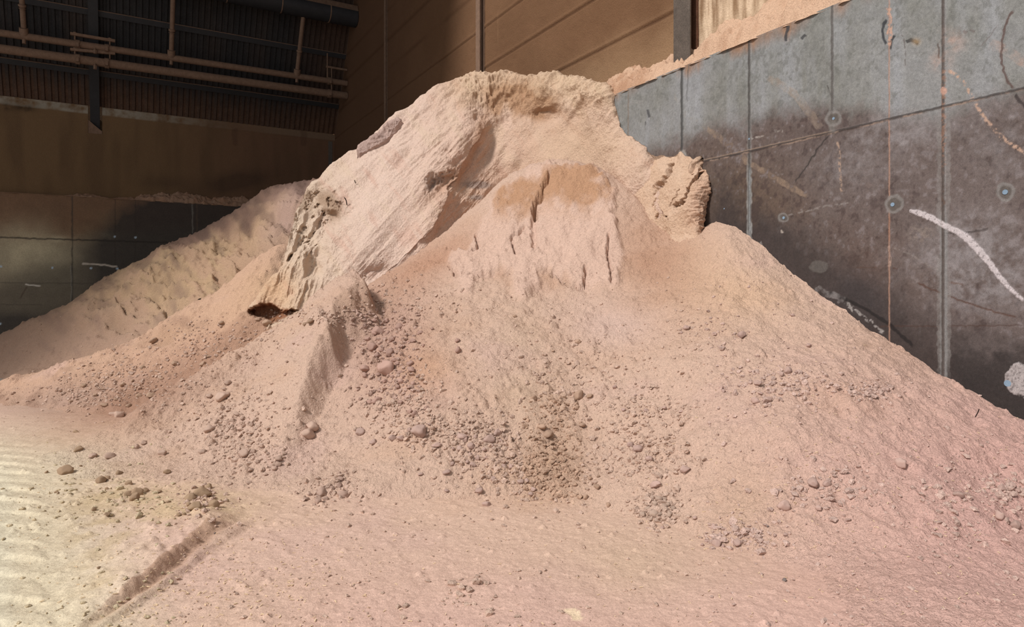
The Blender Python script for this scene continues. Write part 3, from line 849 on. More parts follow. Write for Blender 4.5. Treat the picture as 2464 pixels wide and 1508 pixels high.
# ------------------------------------------------------------------ floor
def floor_mesh():
    xs = np.concatenate([np.arange(-24, -7.5, .08), np.arange(-7.5, 7.0, .02), np.arange(7.0, 8.6, .08)])
    ys = np.concatenate([np.arange(-2.0, 3.7, .12), np.arange(3.7, 8.6, .016), np.arange(8.6, 14, .035), np.arange(14, 34, .15)])
    R, D = np.meshgrid(xs, ys, indexing='ij')
    V = np.stack([R, D, 0 * R], -1)
    px, py = proj(V)
    px = np.where(D > 1, px, -999); py = np.where(D > 1, py, 9999)
    vis = sstep(3.2, 4.2, D)
    h = 0.012 * fbm2(R * 1.3, D * 1.3, 3, 400) + 0.006 * fbm2(R * 7, D * 7, 3, 405) + 0.004 * fbm2(R * 26, D * 26, 2, 409)
    rub = np.clip(blob(px, py, 300, 1210, 220, 60, 0) * .6 + blob(px, py, 230, 1350, 160, 140) * .35 + blob(px, py, 1120, 1420, 100, 60) * .5, 0, 1)
    h += 0.8 * domes(R, D, 0.06, (0.05 + 0.35 * rub) * vis, 420) + 0.7 * domes(R, D, 0.035, 0.10 + 0.3 * rub, 430)
    # bank left by the loader bucket
    LINE = [(590, 1225), (545, 1250), (500, 1275), (455, 1310), (415, 1345), (370, 1380), (320, 1415), (265, 1450), (215, 1485), (190, 1510), (150, 1560)]
    dd, side, tt = pdist(px, py, LINE)
    a = 0.09 * sstep(0, .18, tt) * sstep(1.05, .45, tt)
    h += a * np.where(side > 0, sstep(150, 0, dd), sstep(38 * (1.2 - tt), 0, dd)) * (1 + .2 * fbm2(px / 20, py / 20, 3, 440))
    d2, s2, t2 = pdist(px, py, [(p[0] + 26 - 16 * k / 10, p[1] + 26) for k, p in enumerate(LINE)])
    h += 0.035 * sstep(13, 2, d2) * sstep(0, .1, t2) * sstep(1, .6, t2)
    # soft wheel scuffs
    for k, (cx_, cy_, rx_) in enumerate(((640, 1215, 90), (600, 1335, 90), (520, 1430, 80), (690, 1265, 60))):
        q = np.hypot((px - cx_) / rx_, (py - cy_) / (rx_ * .45))
        h += 0.008 * np.exp(-((q - 1) / .12) ** 2) * (py < cy_ + 4)
    # wheel track of the loader: bars pressed across it
    tr = sstep(105, 60, px - 0.10 * (py - 1100) + 8 * fbm2(px / 30, py / 30, 2, 450)) * sstep(1030, 1100, py)
    u = D + 0.42 * (R + 5.0) * 0.5
    saw = (u / 0.30) % 1.0
    h += tr * (0.024 * (sstep(0, .15, saw) * sstep(1.0, .3, saw)) - .006) * (0.8 + .5 * vnoise2(R * 3, D * 3, 455))
    V[..., 2] = h * sstep(-1, 3, D) - 0.004
    c = heap_colour(V)
    px2, py2 = px, py
    far = sstep(15.0, 18.5, D) * sstep(-9.5, -11, R)
    c = mix(c, (150, 140, 128), sstep(15.2, 15.8, D) * .9)
    c = mix(c, (208, 198, 170), sstep(70, -20, px) * sstep(1000, 1200, py) * .7)  # outer edge lightened: daylight from the entrance put into the colour
    c = mix(c, (176, 138, 112), np.where(side < 0, sstep(40, 20, dd), 0) * a / .09 * .9)  # side of the bank away from the sun, shade painted in
    n = fbm2(R * 5, D * 5, 3, 460)
    c = mix(c, (196, 168, 124), np.clip(blob(px, py, 400, 1215, 200, 50) * (.8 + n), 0, 1) * .6)
    c = mix(c, (186, 160, 116), np.clip(blob(px, py, 240, 1300, 90, 190, 0) * (.5 + 1.2 * n), 0, 1) * .5)
    sd = sdpoly(px, py, [(1352, 1464), (1385, 1460), (1408, 1484), (1400, 1492), (1378, 1491)]) + 3 * n
    c = mix(c, (224, 196, 160), sstep(-1, 4, sd))
    Xb, Yb = w2b(R, D)
    keep = (Xb < WX + .1) & (Yb < BY + .1)
    return V, c, keep
fV, fc, fk = floor_mesh()
o = grid_obj('floor', fV, fc, M_floor, None, fk, (0, 0, 1))
tag(o, 'pale dusty shed floor strewn with powder', 'floor', None, 'structure')
floor_V, floor_keep = fV, fk

# ------------------------------------------------------------------ concrete push wall with its stains, seams and scrapes
def strip(px, py, poly, wd, seed=0, jit=2.0, taper=True):
    jx = px + jit * vnoise2(px / 9, py / 9, seed)
    jy = py + jit * vnoise2(px / 9 + 31, py / 9, seed + 1)
    d, s, t = pdist(jx, jy, poly)
    f = sstep(wd * .5 + 1.2, max(wd * .5 - 1.2, 0), d)
    if taper:
        f = f * sstep(0, .04, t) * sstep(1, .96, t)
    return f

def push_wall():
    ys = np.concatenate([np.arange(-3.0, 3.2, .25), np.arange(3.2, 6.4, .0085), np.arange(6.4, 10.8, .015), np.arange(10.8, 31.0, .3)])
    zs = np.arange(0, LEDGE + 1e-6, LEDGE / 620)
    Yg, Zg = np.meshgrid(ys, zs, indexing='ij')
    X = np.full(Yg.shape, WX)
    r, d = b2w(X, Yg)
    V = np.stack([r, d, Zg], -1)
    px, py = proj(V)
    ok = d > 2
    px, py = np.where(ok, px, 9999), np.where(ok, py, 9999)
    n = fbm2(Yg * 1.1, Zg * 1.1, 5, 500, .6)
    nf = fbm2(Yg * 9, Zg * 9, 4, 505, .65)
    ns = fbm2(Yg * 4, Zg * .5, 4, 507)
    c = np.ones(V.shape) * lin((140, 145, 146))
    c = mix(c, (122, 126, 118), np.clip(.5 + n, 0, 1) * .6)
    c = mix(c, (156, 164, 172), np.clip(.2 + ns, 0, 1) * .5)
    # brown band: the height to which powder has stood and stained the wall
    edge = np.interp(px, [1460, 1560, 1640, 1720, 1800, 1900, 2000, 2080, 2140, 2271, 2340, 2464], [420, 350, 330, 300, 285, 268, 262, 265, 262, 268, 240, 215])
    br = sstep(-30, 45, py - edge + 26 * n + 10 * nf)
    c = mix(c, (104, 92, 88), br * .95)
    c = mix(c, (88, 74, 70), br * np.clip(.4 + n + .5 * nf, 0, 1) * .55)
    c = mix(c, (104, 86, 66), blob(px, py, 1780, 480, 190, 130, 30) * np.clip(.6 + n, 0, 1) * .6)
    nm = fbm2(Yg * 16, Zg * 13, 3, 509, .6) + .5 * n
    c = mix(c, (70, 56, 54), br * sstep(.25, .8, nm) * .6)
    c = mix(c, (136, 130, 132), br * sstep(.35, .95, -nm) * .55)
    c = mix(c, (108, 112, 108), (1 - br) * sstep(.2, .8, nm) * .5)
    # paler worn zone in the lower middle
    wz = np.clip(blob(px, py, 2350, 640, 130, 110, 10) * 1.4 + blob(px, py, 2180, 310, 110, 40, -10) * 1.1 + blob(px, py, 2050, 400, 120, 60) * .5 + blob(px, py, 2420, 330, 120, 90) * .5, 0, 1)
    c = mix(c, (140, 138, 140), np.clip(wz * (.75 + .9 * nf), 0, 1) * .75)
    # greasy dark zone just above the heap
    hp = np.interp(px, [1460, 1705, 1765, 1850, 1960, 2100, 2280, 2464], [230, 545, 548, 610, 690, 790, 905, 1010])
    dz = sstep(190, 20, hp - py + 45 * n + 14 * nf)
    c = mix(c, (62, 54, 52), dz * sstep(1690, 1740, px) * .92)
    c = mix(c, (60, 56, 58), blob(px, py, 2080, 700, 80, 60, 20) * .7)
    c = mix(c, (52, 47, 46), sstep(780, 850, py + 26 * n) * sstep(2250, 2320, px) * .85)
    c = mix(c, (92, 84, 82), np.clip(blob(px, py, 2390, 830, 90, 34) * (.6 + nf), 0, 1) * .8)
    c = mix(c, (104, 78, 62), np.clip(blob(px, py, 2150, 640, 100, 60, 20) * (.6 + n), 0, 1) * .55)
    # powdery fringe at the top edge
    top = sstep(LEDGE - .22, LEDGE, Zg + .09 * ns)
    c = mix(c, (150, 120, 96), top * np.clip(.25 + ns, 0, 1))
    c = c * (1 + .10 * nf[..., None])
    disp = np.zeros(px.shape)
    def paint(f, colr, k=1.0, dp=0.0):
        nonlocal c, disp
        c = mix(c, colr, f * k)
        disp = disp + dp * f
    # faint sweeps of powder
    for poly, wd, colr, k, sd_ in (([(1690, 300), (1720, 322), (1760, 352), (1800, 392), (1850, 420), (1900, 448), (1945, 475)], 13, (160, 140, 118), .55, 510),
                              ([(1845, 185), (1880, 205), (1920, 235), (1940, 262), (1975, 310)], 18, (160, 146, 130), .42, 512),
                              ([(2380, 105), (2420, 120), (2464, 150), (2500, 170)], 26, (178, 150, 134), .5, 514), ([(1500, 260), (1530, 245), (1565, 250)], 8, (150, 152, 150), .5, 515),
                              ([(1620, 225), (1650, 280), (1680, 292)], 7, (150, 148, 140), .5, 516)):
        paint(strip(px, py, poly, wd, sd_, 3) * np.clip(.6 + .8 * nm, 0, 1), colr, k)
    dot = np.clip(.55 + 1.6 * fbm2(px / 5, py / 5, 2, 520), 0, 1)
    for poly, wd, colr, k in (
            ([(2278, 168), (2300, 180), (2318, 196), (2336, 228), (2342, 240)], 8, (190, 160, 138), .9), ([(2346, 246), (2365, 280), (2384, 302), (2410, 330), (2440, 352), (2470, 368)], 9, (190, 160, 138), .9),
            ([(2014, 338), (2020, 370), (2021, 400), (2025, 462)], 6, (176, 152, 132), .8),
            ([(2060, 48), (2080, 80), (2170, 92)], 1, (150, 150, 150), .3), ([(2146, 50), (2160, 68), (2174, 92), (2178, 118), (2178, 160)], 3, (90, 82, 78), .7),
            ([(1886, 520), (1930, 510), (1990, 495), (2045, 487)], 4, (150, 146, 142), .6), ([(2148, 595), (2190, 612), (2230, 635), (2266, 652)], 5, (136, 130, 126), .6),
            ([(1808, 333), (1830, 328), (1838, 324)], 5, (170, 166, 160), .8), ([(1862, 316), (1885, 314)], 6, (160, 156, 150), .6), ([(1884, 545), (1882, 560)], 6, (170, 164, 156), .8), ([(1829, 580), (1836, 600)], 5, (150, 148, 146), .8)):
        paint(strip(px, py, poly, wd, 530, 1.5) * dot, colr, k)
    for poly, wd, colr, k in (
            ([(1897, 62), (1891, 80), (1890, 98)], 7, (58, 60, 64), .9), ([(1938, 82), (1932, 90), (1927, 96)], 8, (62, 64, 68), .85), ([(1558, 262), (1562, 284)], 5, (70, 72, 76), .8), ([(1552, 292), (1553, 300)], 4, (80, 82, 84), .8),
            ([(2134, 46), (2126, 58), (2124, 76), (2127, 95), (2134, 108)], 6, (48, 52, 58), .9), ([(2153, 85), (2146, 98), (2142, 120)], 6, (52, 54, 58), .9), ([(2180, 102), (2192, 96), (2200, 98), (2210, 104)], 8, (56, 56, 58), .85),
            ([(1990, 205), (2000, 232), (2003, 250)], 3, (70, 68, 66), .8), ([(1996, 324), (1970, 355), (1948, 390), (1912, 440)], 3, (56, 52, 50), .85), ([(1660, 152), (1654, 185), (1653, 245)], 2.5, (96, 98, 98), .7),
            ([(2440, 24), (2424, 48), (2412, 90), (2409, 140), (2414, 165), (2426, 200), (2440, 214)], 6, (92, 70, 64), .85), ([(2443, 228), (2455, 245), (2470, 258)], 9, (56, 48, 48), .85),
            ([(2400, 60), (2380, 90), (2358, 112)], 2, (110, 100, 98), .6), ([(2258, 104), (2260, 142)], 4, (84, 66, 58), .8), ([(2318, 74), (2328, 80)], 8, (100, 90, 88), .6), ([(2335, 72), (2345, 76)], 6, (100, 90, 88), .6),
            ([(2270, 560), (2320, 562), (2380, 550)], 5, (64, 56, 54), .7),
            ([(2204, 678), (2240, 695), (2275, 710), (2310, 722), (2350, 735), (2400, 752), (2450, 765)], 4.5, (88, 62, 50), .8), ([(2284, 678), (2320, 686)], 4, (100, 74, 60), .6), ([(2060, 645), (2110, 643)], 3, (84, 62, 50), .6),
            ([(2110, 786), (2271, 784), (2464, 782)], 3, (78, 58, 50), .7), ([(2150, 645), (2162, 646)], 3, (84, 58, 46), .7),
            ([(1985, 700), (2040, 722), (2085, 745), (2140, 780), (2170, 808), (2200, 835)], 8, (34, 30, 30), .85)):
        paint(strip(px, py, poly, wd, 540, 2), colr, k)
    paint(np.clip(blob(px, py, 2205, 100, 10, 8) , 0, 1), (190, 160, 110), .5)
    paint(strip(px, py, [(1962, 692), (1985, 705), (2020, 718), (2040, 728)], 16, 550, 4) * np.clip(.6 + nf, 0, 1), (128, 126, 126), .8)
    paint(strip(px, py, [(2035, 730), (2060, 748), (2090, 770), (2130, 802)], 8, 551, 4) * dot, (158, 156, 154), .85)
    paint(np.clip(sstep(1, .8, np.hypot((px - 1970) / 24, (py - 641) / 16) + .15 * nf), 0, 1), (104, 102, 98), .6)
    paint(np.clip(sstep(1, .5, np.hypot((px - 2215) / 40, (py - 562) / 24) + .2 * nf) * dot, 0, 1), (140, 130, 122), .6)
    # form joints
    def joint(poly, wd, colr, k, dp):
        f = strip(px, py, poly, wd, 560, .8, False)
        paint(f, colr, k, -dp)
    vgap = lambda x: [(x, -400), (x, 1400)]
    halo = strip(px, py, vgap(2271), 32, 570, 3, False) * np.clip(.8 + .5 * nf, 0, 1) * sstep(262, 300, py) * sstep(930, 860, py) * sstep(.2, .5, np.clip(.75 - sstep(505, 530, py) * .2 + .4 * vnoise2(px / 30, py / 40, 571), 0, 1))
    paint(halo, (140, 140, 138), .55)
    paint(strip(px, py, vgap(2271), 18, 572, 2, False) * sstep(500, 540, py), (132, 136, 136), .6)
    joint(vgap(2271), 9, (84, 76, 72), .9, .010)
    paint(strip(px, py, vgap(2275), 2.5, 573, .5, False), (150, 152, 152), .6)
    paint(strip(px, py, vgap(2271), 10, 574, 2, False) * dot * sstep(120, 180, py) * sstep(430, 380, py), (150, 116, 96), .7)
    paint(strip(px, py, vgap(2271), 9, 575, 2, False) * dot * sstep(440, 470, py) * sstep(520, 500, py), (96, 74, 60), .7)
    paint(sstep(1, .7, np.hypot((px - 2271) / 10, (py - 218) / 12) + .15 * nf), (196, 156, 138), .9)
    paint(np.clip(blob(px, py, 2262, 150, 26, 20) + blob(px, py, 2290, 100, 30, 26), 0, 1) * np.clip(.4 + nf, 0, 1), (190, 156, 138), .5)
    joint(vgap(2140), 3.2, (176, 138, 116), .75, .004)
    paint(strip(px, py, [(2139, 15), (2141, 40), (2142, 80), (2140, 110)], 11, 576, 4) * dot, (196, 158, 136), .95)
    paint(strip(px, py, [(2139, 590), (2141, 640)], 7, 577, 3) * dot, (170, 146, 132), .9)
    paint(strip(px, py, [(2140, 520), (2140, 580)], 4, 577, 1), (150, 110, 88), .7)
    paint(strip(px, py, vgap(2002), 14, 578, 3, False) * sstep(330, 300, py) * sstep(100, 200, py), (128, 130, 128), .5)
    f2 = sstep(318, 300, py)
    c2 = strip(px, py, [(2003, -300), (2003, 318)], 6, 579, 1)
    paint(c2, (92, 90, 88), .85, -.005)
    paint(strip(px, py, vgap(1803), 11, 580, 2, False) * sstep(240, 330, py) * (.5 + .5 * sstep(380, 440, py)), (150, 156, 156), .75)
    joint(vgap(1803), 5, (74, 72, 70), .9, .006)
    paint(strip(px, py, vgap(1804), 2, 581, .5, False) * sstep(390, 420, py), (150, 160, 164), .8)
    joint(vgap(1641), 6, (64, 66, 66), .85, .006)
    joint(vgap(1512), 2.6, (128, 116, 104), .8, .003)
    hs = [(1560, 420), (1670, 393), (1800, 364), (2002, 318), (2140, 286), (2271, 256), (2464, 212), (2700, 158)]
    joint(hs, 6, (66, 60, 58), .85, .006)
    paint(strip(px, py, [(a_, b_ + 3) for a_, b_ in hs], 3, 582, 1, False) * np.clip(.4 + 1.5 * nf, 0, 1), (176, 156, 140), .75)
    paint(strip(px, py, [(a_, b_ - 3) for a_, b_ in hs[:4]], 2.5, 582, .5, False), (176, 150, 124), .4)
    # tie holes with a pale ring
    for (x, y, rr_) in ((2005, 285, 22), (2152, 491, 24), (2420, 461, 25), (1886, 524, 14)):
        q = np.hypot(px - x, (py - y) * .96) + 3 * vnoise2(px / 12, py / 12, 583)
        paint(sstep(rr_, rr_ - 4, q), (134, 134, 132), .75)
        paint(sstep(rr_ * .74, rr_ * .5, q), (88, 82, 76), .8)
    q = np.hypot(px - 1998, py - 330) ; paint(sstep(14, 6, np.hypot((px - 2004) / 1.0, (py - 305) / 1.6)), (128, 126, 122), .4)
    paint(sstep(9, 6, np.hypot(px - 2091, py - 446)) * dot, (120, 108, 104), .7)
    paint(sstep(15, 7, np.hypot(px - 1642, py - 372) + 4 * nf), (166, 164, 158), .8)
    # big white scrape
    wl = [(2193, 508), (2215, 514), (2240, 524), (2275, 543), (2300, 555), (2325, 570), (2350, 596), (2378, 628), (2400, 658), (2425, 690), (2446, 708), (2460, 720)]
    dW, _, tW = pdist(px + 1.5 * vnoise2(px / 5, py / 5, 590), py + 1.5 * vnoise2(px / 5, py / 5 + 9, 591), wl)
    wid = np.interp(tW, [0, .05, .3, .45, .8, 1], [4, 7, 6.5, 9, 6, 4])
    paint(sstep(wid + 1, wid - 1, dW) * np.clip(1.1 - .8 * (fbm2(px / 4, py / 4, 2, 592) > .75), 0, 1), (204, 200, 204), .92, -.003)
    # chipped pale patch low on the wall
    q = np.hypot((px - 2462) / 44, (py - 914) / 42) + .14 * fbm2(px / 12, py / 12, 3, 593)
    pt = sstep(1, .93, q)
    paint(pt, (176, 172, 172), .95, -.006)
    paint(pt * np.clip(1.4 * fbm2(px / 4, py / 4, 2, 594), 0, 1), (110, 104, 104), .8)
    disp = disp + .0012 * nf
    V[..., 0] += disp * -UX[0] * -1
    V[..., 1] += disp * -UX[1] * -1
    return V, c
V, c = push_wall()
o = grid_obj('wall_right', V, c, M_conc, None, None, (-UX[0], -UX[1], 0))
tag(o, 'tall grey brown stained concrete push wall with white scrape marks', 'wall', None, 'structure')
wall_obj = o
# top of the wall (ledge) as part of the shell
mb = MB(); mb.box(WX + .004, UPX + .35, -3, 31.8, 0, LEDGE - .004)
o = mb.build('wall_right_core', M_conc); tag(o, 'solid concrete body behind the stained wall face', 'wall', None, 'structure')
me = o.data
a = me.color_attributes.new('col', 'FLOAT_COLOR', 'POINT')
for k in range(len(me.vertices)): a.data[k].color = (*lin((130, 120, 110)), 1)
# plugs in the tie holes
for (x, y, r_) in ((2006, 285, .018), (2148, 492, .024), (2419, 462, .026), (1886, 524, .02), (2425, 922, .034), (1803, 334, .014), (1732, 541, .03), (1743, 502, .010)):
    p = bl(Pw(x, y))
    mb = MB(); mb.tube((WX - .006, p[1], p[2]), (WX + .01, p[1], p[2]), r_, 18)
    o = mb.build('tie_hole_plug', M_plug, None, True)
    o.parent = wall_obj
    o.location = (0, 0, 0)
    o.rotation_euler.z = TH
    o['label'] = 'pale blue plug in a tie hole'

# ------------------------------------------------------------------ set back panels above the push wall
def upper_wall():
    ys = np.concatenate([np.arange(-3, 4, .3), np.arange(4, 12, .03), np.arange(12, 26, .05), np.arange(26, 31.9, .12)])
    zs = np.concatenate([np.arange(LEDGE - .1, 9.6, .03), np.arange(9.6, 20, .12)])
    Yg, Zg = np.meshgrid(ys, zs, indexing='ij')
    r, d = b2w(np.full(Yg.shape, UPX), Yg)
    V = np.stack([r, d, Zg], -1)
    n = fbm2(Yg * .7, Zg * .7, 4, 600)
    nf = fbm2(Yg * 7, Zg * 7, 4, 605, .6)
    nv = fbm2(Yg * 9, Zg * .9, 4, 606, .6)
    c = np.ones(V.shape) * lin((124, 92, 66))
    c = mix(c, (110, 80, 56), np.clip(.4 + n, 0, 1) * .6)
    c = mix(c, (176, 146, 112), sstep(7.4, 6.2, Zg + .3 * n) * .5 * sstep(18, 10, Yg))
    c = mix(c, (104, 76, 58), sstep(16, 26, Yg) * .7)  # darker into the shed: light falloff painted into the colour
    # pale bare plaster beside the near column
    pl = sstep(8.55, 8.35, Yg) * sstep(5.6, 6.6, Yg + .8 * n)
    c = mix(c, (232, 208, 180), pl * np.clip(.75 + .8 * nv, 0, 1))
    c = mix(c, (150, 116, 86), pl * sstep(.25, .7, nv) * .6)
    c = mix(c, (176, 140, 106), sstep(.12, .02, np.abs(Yg - 15.6)) * np.clip(.2 + nv, 0, 1) * .4)
    disp = .006 * nf
    for z0 in (7.0, 8.1, 9.2, 10.3, 11.4, 12.5, 13.6, 14.7):
        q = np.abs(Zg - z0 + .012 * n)
        groove = sstep(.035, .012, q)
        c = mix(c, (92, 64, 44), groove * .7)
        disp = disp - .015 * groove + .012 * sstep(.05, .02, np.abs(Zg - z0 - .055))
    V[..., 0] -= disp * UX[0]
    V[..., 1] -= disp * UX[1]
    return V, c
V, c = upper_wall()
o = grid_obj('wall_right_upper', V, c, M_panel, None, None, (-UX[0], -UX[1], 0))
tag(o, 'brown dust covered panel wall above the concrete ledge', 'wall', None, 'structure')

def coltag(o, rgb):
    a = o.data.color_attributes.new('col', 'FLOAT_COLOR', 'POINT')
    k = np.ones((len(o.data.vertices), 4), np.float32); k[:, :3] = lin(rgb)
    a.data.foreach_set('color', k.ravel())

# steel columns standing on the ledge
for k, (yc, ww, pr, zt) in enumerate(((8.62, .40, .20, 16), (16.4, .24, .16, 17.5), (24.15, .14, .10, 18.5))):
    lab = ('grey steel column nearest the opening, its foot buried in ledge powder', 'brown dusted steel column rising behind the middle of the crest', 'thin dusty steel column close to the far corner')[k]
    e = empty('steel_column', (*b2w(UPX, yc), LEDGE), TH)
    tag(e, lab, 'column', 'steel columns along the panel wall')
    h_ = zt - LEDGE
    mb = MB(); mb.box(-pr, -pr + .03, -ww / 2, ww / 2, 0, h_, .004); mb.build('front_flange', M_steel_grey if k == 0 else M_dirty, e)
    mb = MB(); mb.box(-pr + .03, -.03, -.015, .015, 0, h_); mb.build('web', M_rust if k == 0 else M_dirty, e)
    mb = MB(); mb.box(-.03, -.008, -ww / 2, ww / 2, 0, h_); mb.build('rear_flange', M_rust if k == 0 else M_dirty, e)
    if k == 0: e.children[0]['label'] = 'grey blue front flange'

# powder lying on the ledges
def ledge_dust(name, along, axis, prof, seed, label, colour):
    """prof: function(along coordinate) -> height against the wall"""
    n, m = len(along), 26
    t = np.linspace(0, 1, m)[None] * np.ones((n, 1))
    A = along[:, None] * np.ones((1, m))
    hgt = prof(along)[:, None]
    z = LEDGE - .03 + hgt * np.where(t < .22, sstep(0, .22, t) * .40, .40 + .60 * sstep(.22, 1.0, t))
    lump = .12 * fbm2(A * 3.2, t * 3, 3, seed) + .05 * fbm2(A * 14, t * 9, 3, seed + 4)
    z = z + lump * np.clip(hgt * 3, 0, 1) * sstep(0, .25, t)
    off = np.where(axis == 'x', WX, BY) + t * .46 - .015 * sstep(.3, 0, t) * (1 + 2 * vnoise2(A * 9, t * 0, seed + 7))
    if axis == 'x':
        r, d = b2w(off, A)
    else:
        r, d = b2w(A, off)
    V = np.stack([r, d, z], -1)
    nn = fbm2(A * 1.6, t * 2, 4, seed + 9)
    c = mix(np.ones(V.shape) * lin(colour), (178, 128, 92), np.clip(.2 + nn + .6 * fbm2(A * 9, t * 6, 3, seed + 12), 0, 1) * .7)
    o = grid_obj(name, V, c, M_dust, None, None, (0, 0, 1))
    tag(o, label, 'powder', None)
    return o
al = np.arange(3.0, 20, .022)
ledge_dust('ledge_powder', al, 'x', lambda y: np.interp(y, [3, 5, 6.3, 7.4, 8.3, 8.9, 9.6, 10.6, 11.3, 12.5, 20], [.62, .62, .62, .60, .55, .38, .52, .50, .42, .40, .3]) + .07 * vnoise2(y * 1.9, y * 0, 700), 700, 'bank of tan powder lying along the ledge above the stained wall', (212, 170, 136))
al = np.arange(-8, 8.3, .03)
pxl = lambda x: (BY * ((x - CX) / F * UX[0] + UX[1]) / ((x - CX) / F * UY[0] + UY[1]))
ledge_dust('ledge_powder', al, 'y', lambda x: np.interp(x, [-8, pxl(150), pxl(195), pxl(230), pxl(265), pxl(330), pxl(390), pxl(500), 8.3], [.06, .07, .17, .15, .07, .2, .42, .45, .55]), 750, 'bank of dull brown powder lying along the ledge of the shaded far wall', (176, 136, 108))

# ------------------------------------------------------------------ far wall
def far_wall():
    xs = np.arange(-14, WX + .5, .03)
    zs = np.arange(0, LEDGE + 1e-6, .03)
    Xg, Zg = np.meshgrid(xs, zs, indexing='ij')
    r, d = b2w(Xg, np.full(Xg.shape, BY))
    V = np.stack([r, d, Zg], -1)
    px, py = proj(V)
    n = fbm2(Xg * .6, Zg * .6, 5, 800, .55)
    nf = fbm2(Xg * 4, Zg * 4, 4, 805, .6)
    c = np.ones(V.shape) * lin((120, 110, 92))
    up = sstep(30, -30, py - np.interp(px, [0, 150, 250, 500], [570, 590, 560, 520]) + 26 * n)
    c = mix(c, (106, 78, 56), up * .95)
    c = mix(c, (120, 100, 74), np.clip(blob(px, py, 250, 545, 110, 40) * (.7 + n), 0, 1) * .7)
    c = mix(c, (176, 166, 138), np.clip(blob(px, py, 60, 610, 90, 55) * (1.1 + .8 * n) + blob(px, py, 265, 568, 20, 10) + blob(px, py, 140, 575, 20, 8) * .6, 0, 1) * .75)
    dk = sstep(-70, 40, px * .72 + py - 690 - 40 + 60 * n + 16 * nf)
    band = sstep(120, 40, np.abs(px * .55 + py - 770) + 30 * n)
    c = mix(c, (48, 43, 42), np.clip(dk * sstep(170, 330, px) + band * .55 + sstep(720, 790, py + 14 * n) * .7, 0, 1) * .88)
    c = mix(c, (112, 108, 92), blob(px, py, 70, 670, 90, 60) * np.clip(.5 + n, 0, 1) * .5)
    for poly, wd, colr, k in (([(0, 571), (390, 583), (520, 590)], 3.5, (44, 38, 34), .85), ([(174, 470), (174, 800)], 4, (52, 48, 44), .7), ([(171, 640), (172, 790)], 2, (130, 130, 124), .5), ([(277, 480), (277, 640)], 2.5, (54, 46, 40), .6), ([(326, 480), (326, 680)], 2.5, (54, 46, 40), .6),
                              ([(463, 490), (464, 560)], 2.5, (130, 128, 122), .5), ([(474, 490), (474, 560)], 2.5, (86, 70, 56), .6), ([(200, 634), (235, 636), (280, 641)], 4, (190, 180, 170), .8), ([(62, 684), (96, 687)], 3, (200, 196, 190), .85), ([(64, 692), (50, 716)], 4, (70, 56, 46), .7), ([(0, 680), (240, 682)], 2, (58, 52, 48), .5), ([(0, 732), (100, 733)], 2, (58, 52, 48), .5)):
        c = mix(c, colr, strip(px, py, poly, wd, 810, 1.2, False) * k)
    for (x, y) in ((126, 644), (219, 645), (282, 646), (276, 569), (326, 571), (2, 641), (1, 779)):
        c = mix(c, (150, 170, 190), sstep(3.4, 2.0, np.hypot(px - x, py - y)))
    c = c * (1 + .08 * nf[..., None])
    return V, c
V, c = far_wall()
o = grid_obj('wall_back', V, c, M_conc, None, None, (-UY[0], -UY[1], 0))
tag(o, 'shaded concrete push wall with dark stains at the far end', 'wall', None, 'structure')
mb = MB(); mb.box(-24, UPX + .3, BY + .004, UBY + .35, 0, LEDGE - .004)
o = mb.build('wall_back_core', M_conc); coltag(o, (104, 84, 66)); tag(o, 'solid concrete body behind the far wall face', 'wall', None, 'structure')

NOTCH = (-1.25, -.78, 8.35, 9.4)
ZT = 9.4
def far_upper():
    xs = np.arange(-14, UPX + .02, .03)
    zs = np.arange(LEDGE - .1, ZT + 1e-6, .03)
    Xg, Zg = np.meshgrid(xs, zs, indexing='ij')
    n = fbm2(Xg * .5, Zg * .5, 4, 820)
    nf = fbm2(Xg * 4, Zg * 4, 4, 825, .6)
    nv = fbm2(Xg * 2, Zg * .4, 3, 826)
    Yv = np.full(Xg.shape, UBY)
    r, d = b2w(Xg, Yv)
    V = np.stack([r, d, Zg], -1)
    px, py = proj(V)
    c = np.ones(V.shape) * lin((116, 92, 66))
    c = mix(c, (110, 80, 64), sstep(300, 700, px) * .8)
    c = mix(c, (92, 72, 54), np.clip(.2 + nv, 0, 1) * .5)
    c = mix(c, (66, 52, 44), np.clip(blob(px, py, 590, 430, 110, 24, -14) * (1 + n) + blob(px, py, 400, 440, 60, 18) * .7, 0, 1) * .55)
    sill = sstep(9.06, 9.10, Zg + .03 * n)
    c = mix(c, (150, 146, 136), sill * sstep(620, 250, px) * np.clip(.7 + .8 * nf, 0, 1) * .9)
    c = mix(c, (120, 100, 82), sill * sstep(500, 700, px) * .8)
    c = mix(c, (60, 48, 36), np.clip(blob(px, py, 60, 258, 26, 12) + blob(px, py, 15, 256, 14, 8), 0, 1) * np.clip(.5 + nf, 0, 1))
    for x in (565, 730):
        c = mix(c, (84, 62, 50), strip(px, py, [(x, 310), (x, 350)], 14, 830, 3) * .4)
    # bevelled sill
    disp = sill * .05 + .004 * nf
    V[..., 0] -= disp * UY[0]; V[..., 1] -= disp * UY[1]
    keep = ~((Xg > NOTCH[0]) & (Xg < NOTCH[1]) & (Zg > NOTCH[2]))
    return V, c, keep
V, c, keep = far_upper()
o = grid_obj('wall_back_upper', V, c, M_panel, None, keep, (-UY[0], -UY[1], 0))
tag(o, 'brown dusty upper concrete of the far end under dark cladding', 'wall', None, 'structure')
mb = MB(); mb.box(-14, UPX + .3, UBY + .30, UBY + .6, LEDGE - .1, ZT + .3)
o = mb.build('wall_back_backing', M_panel); coltag(o, (92, 72, 54)); tag(o, 'backing of the far upper wall', 'wall', None, 'structure')
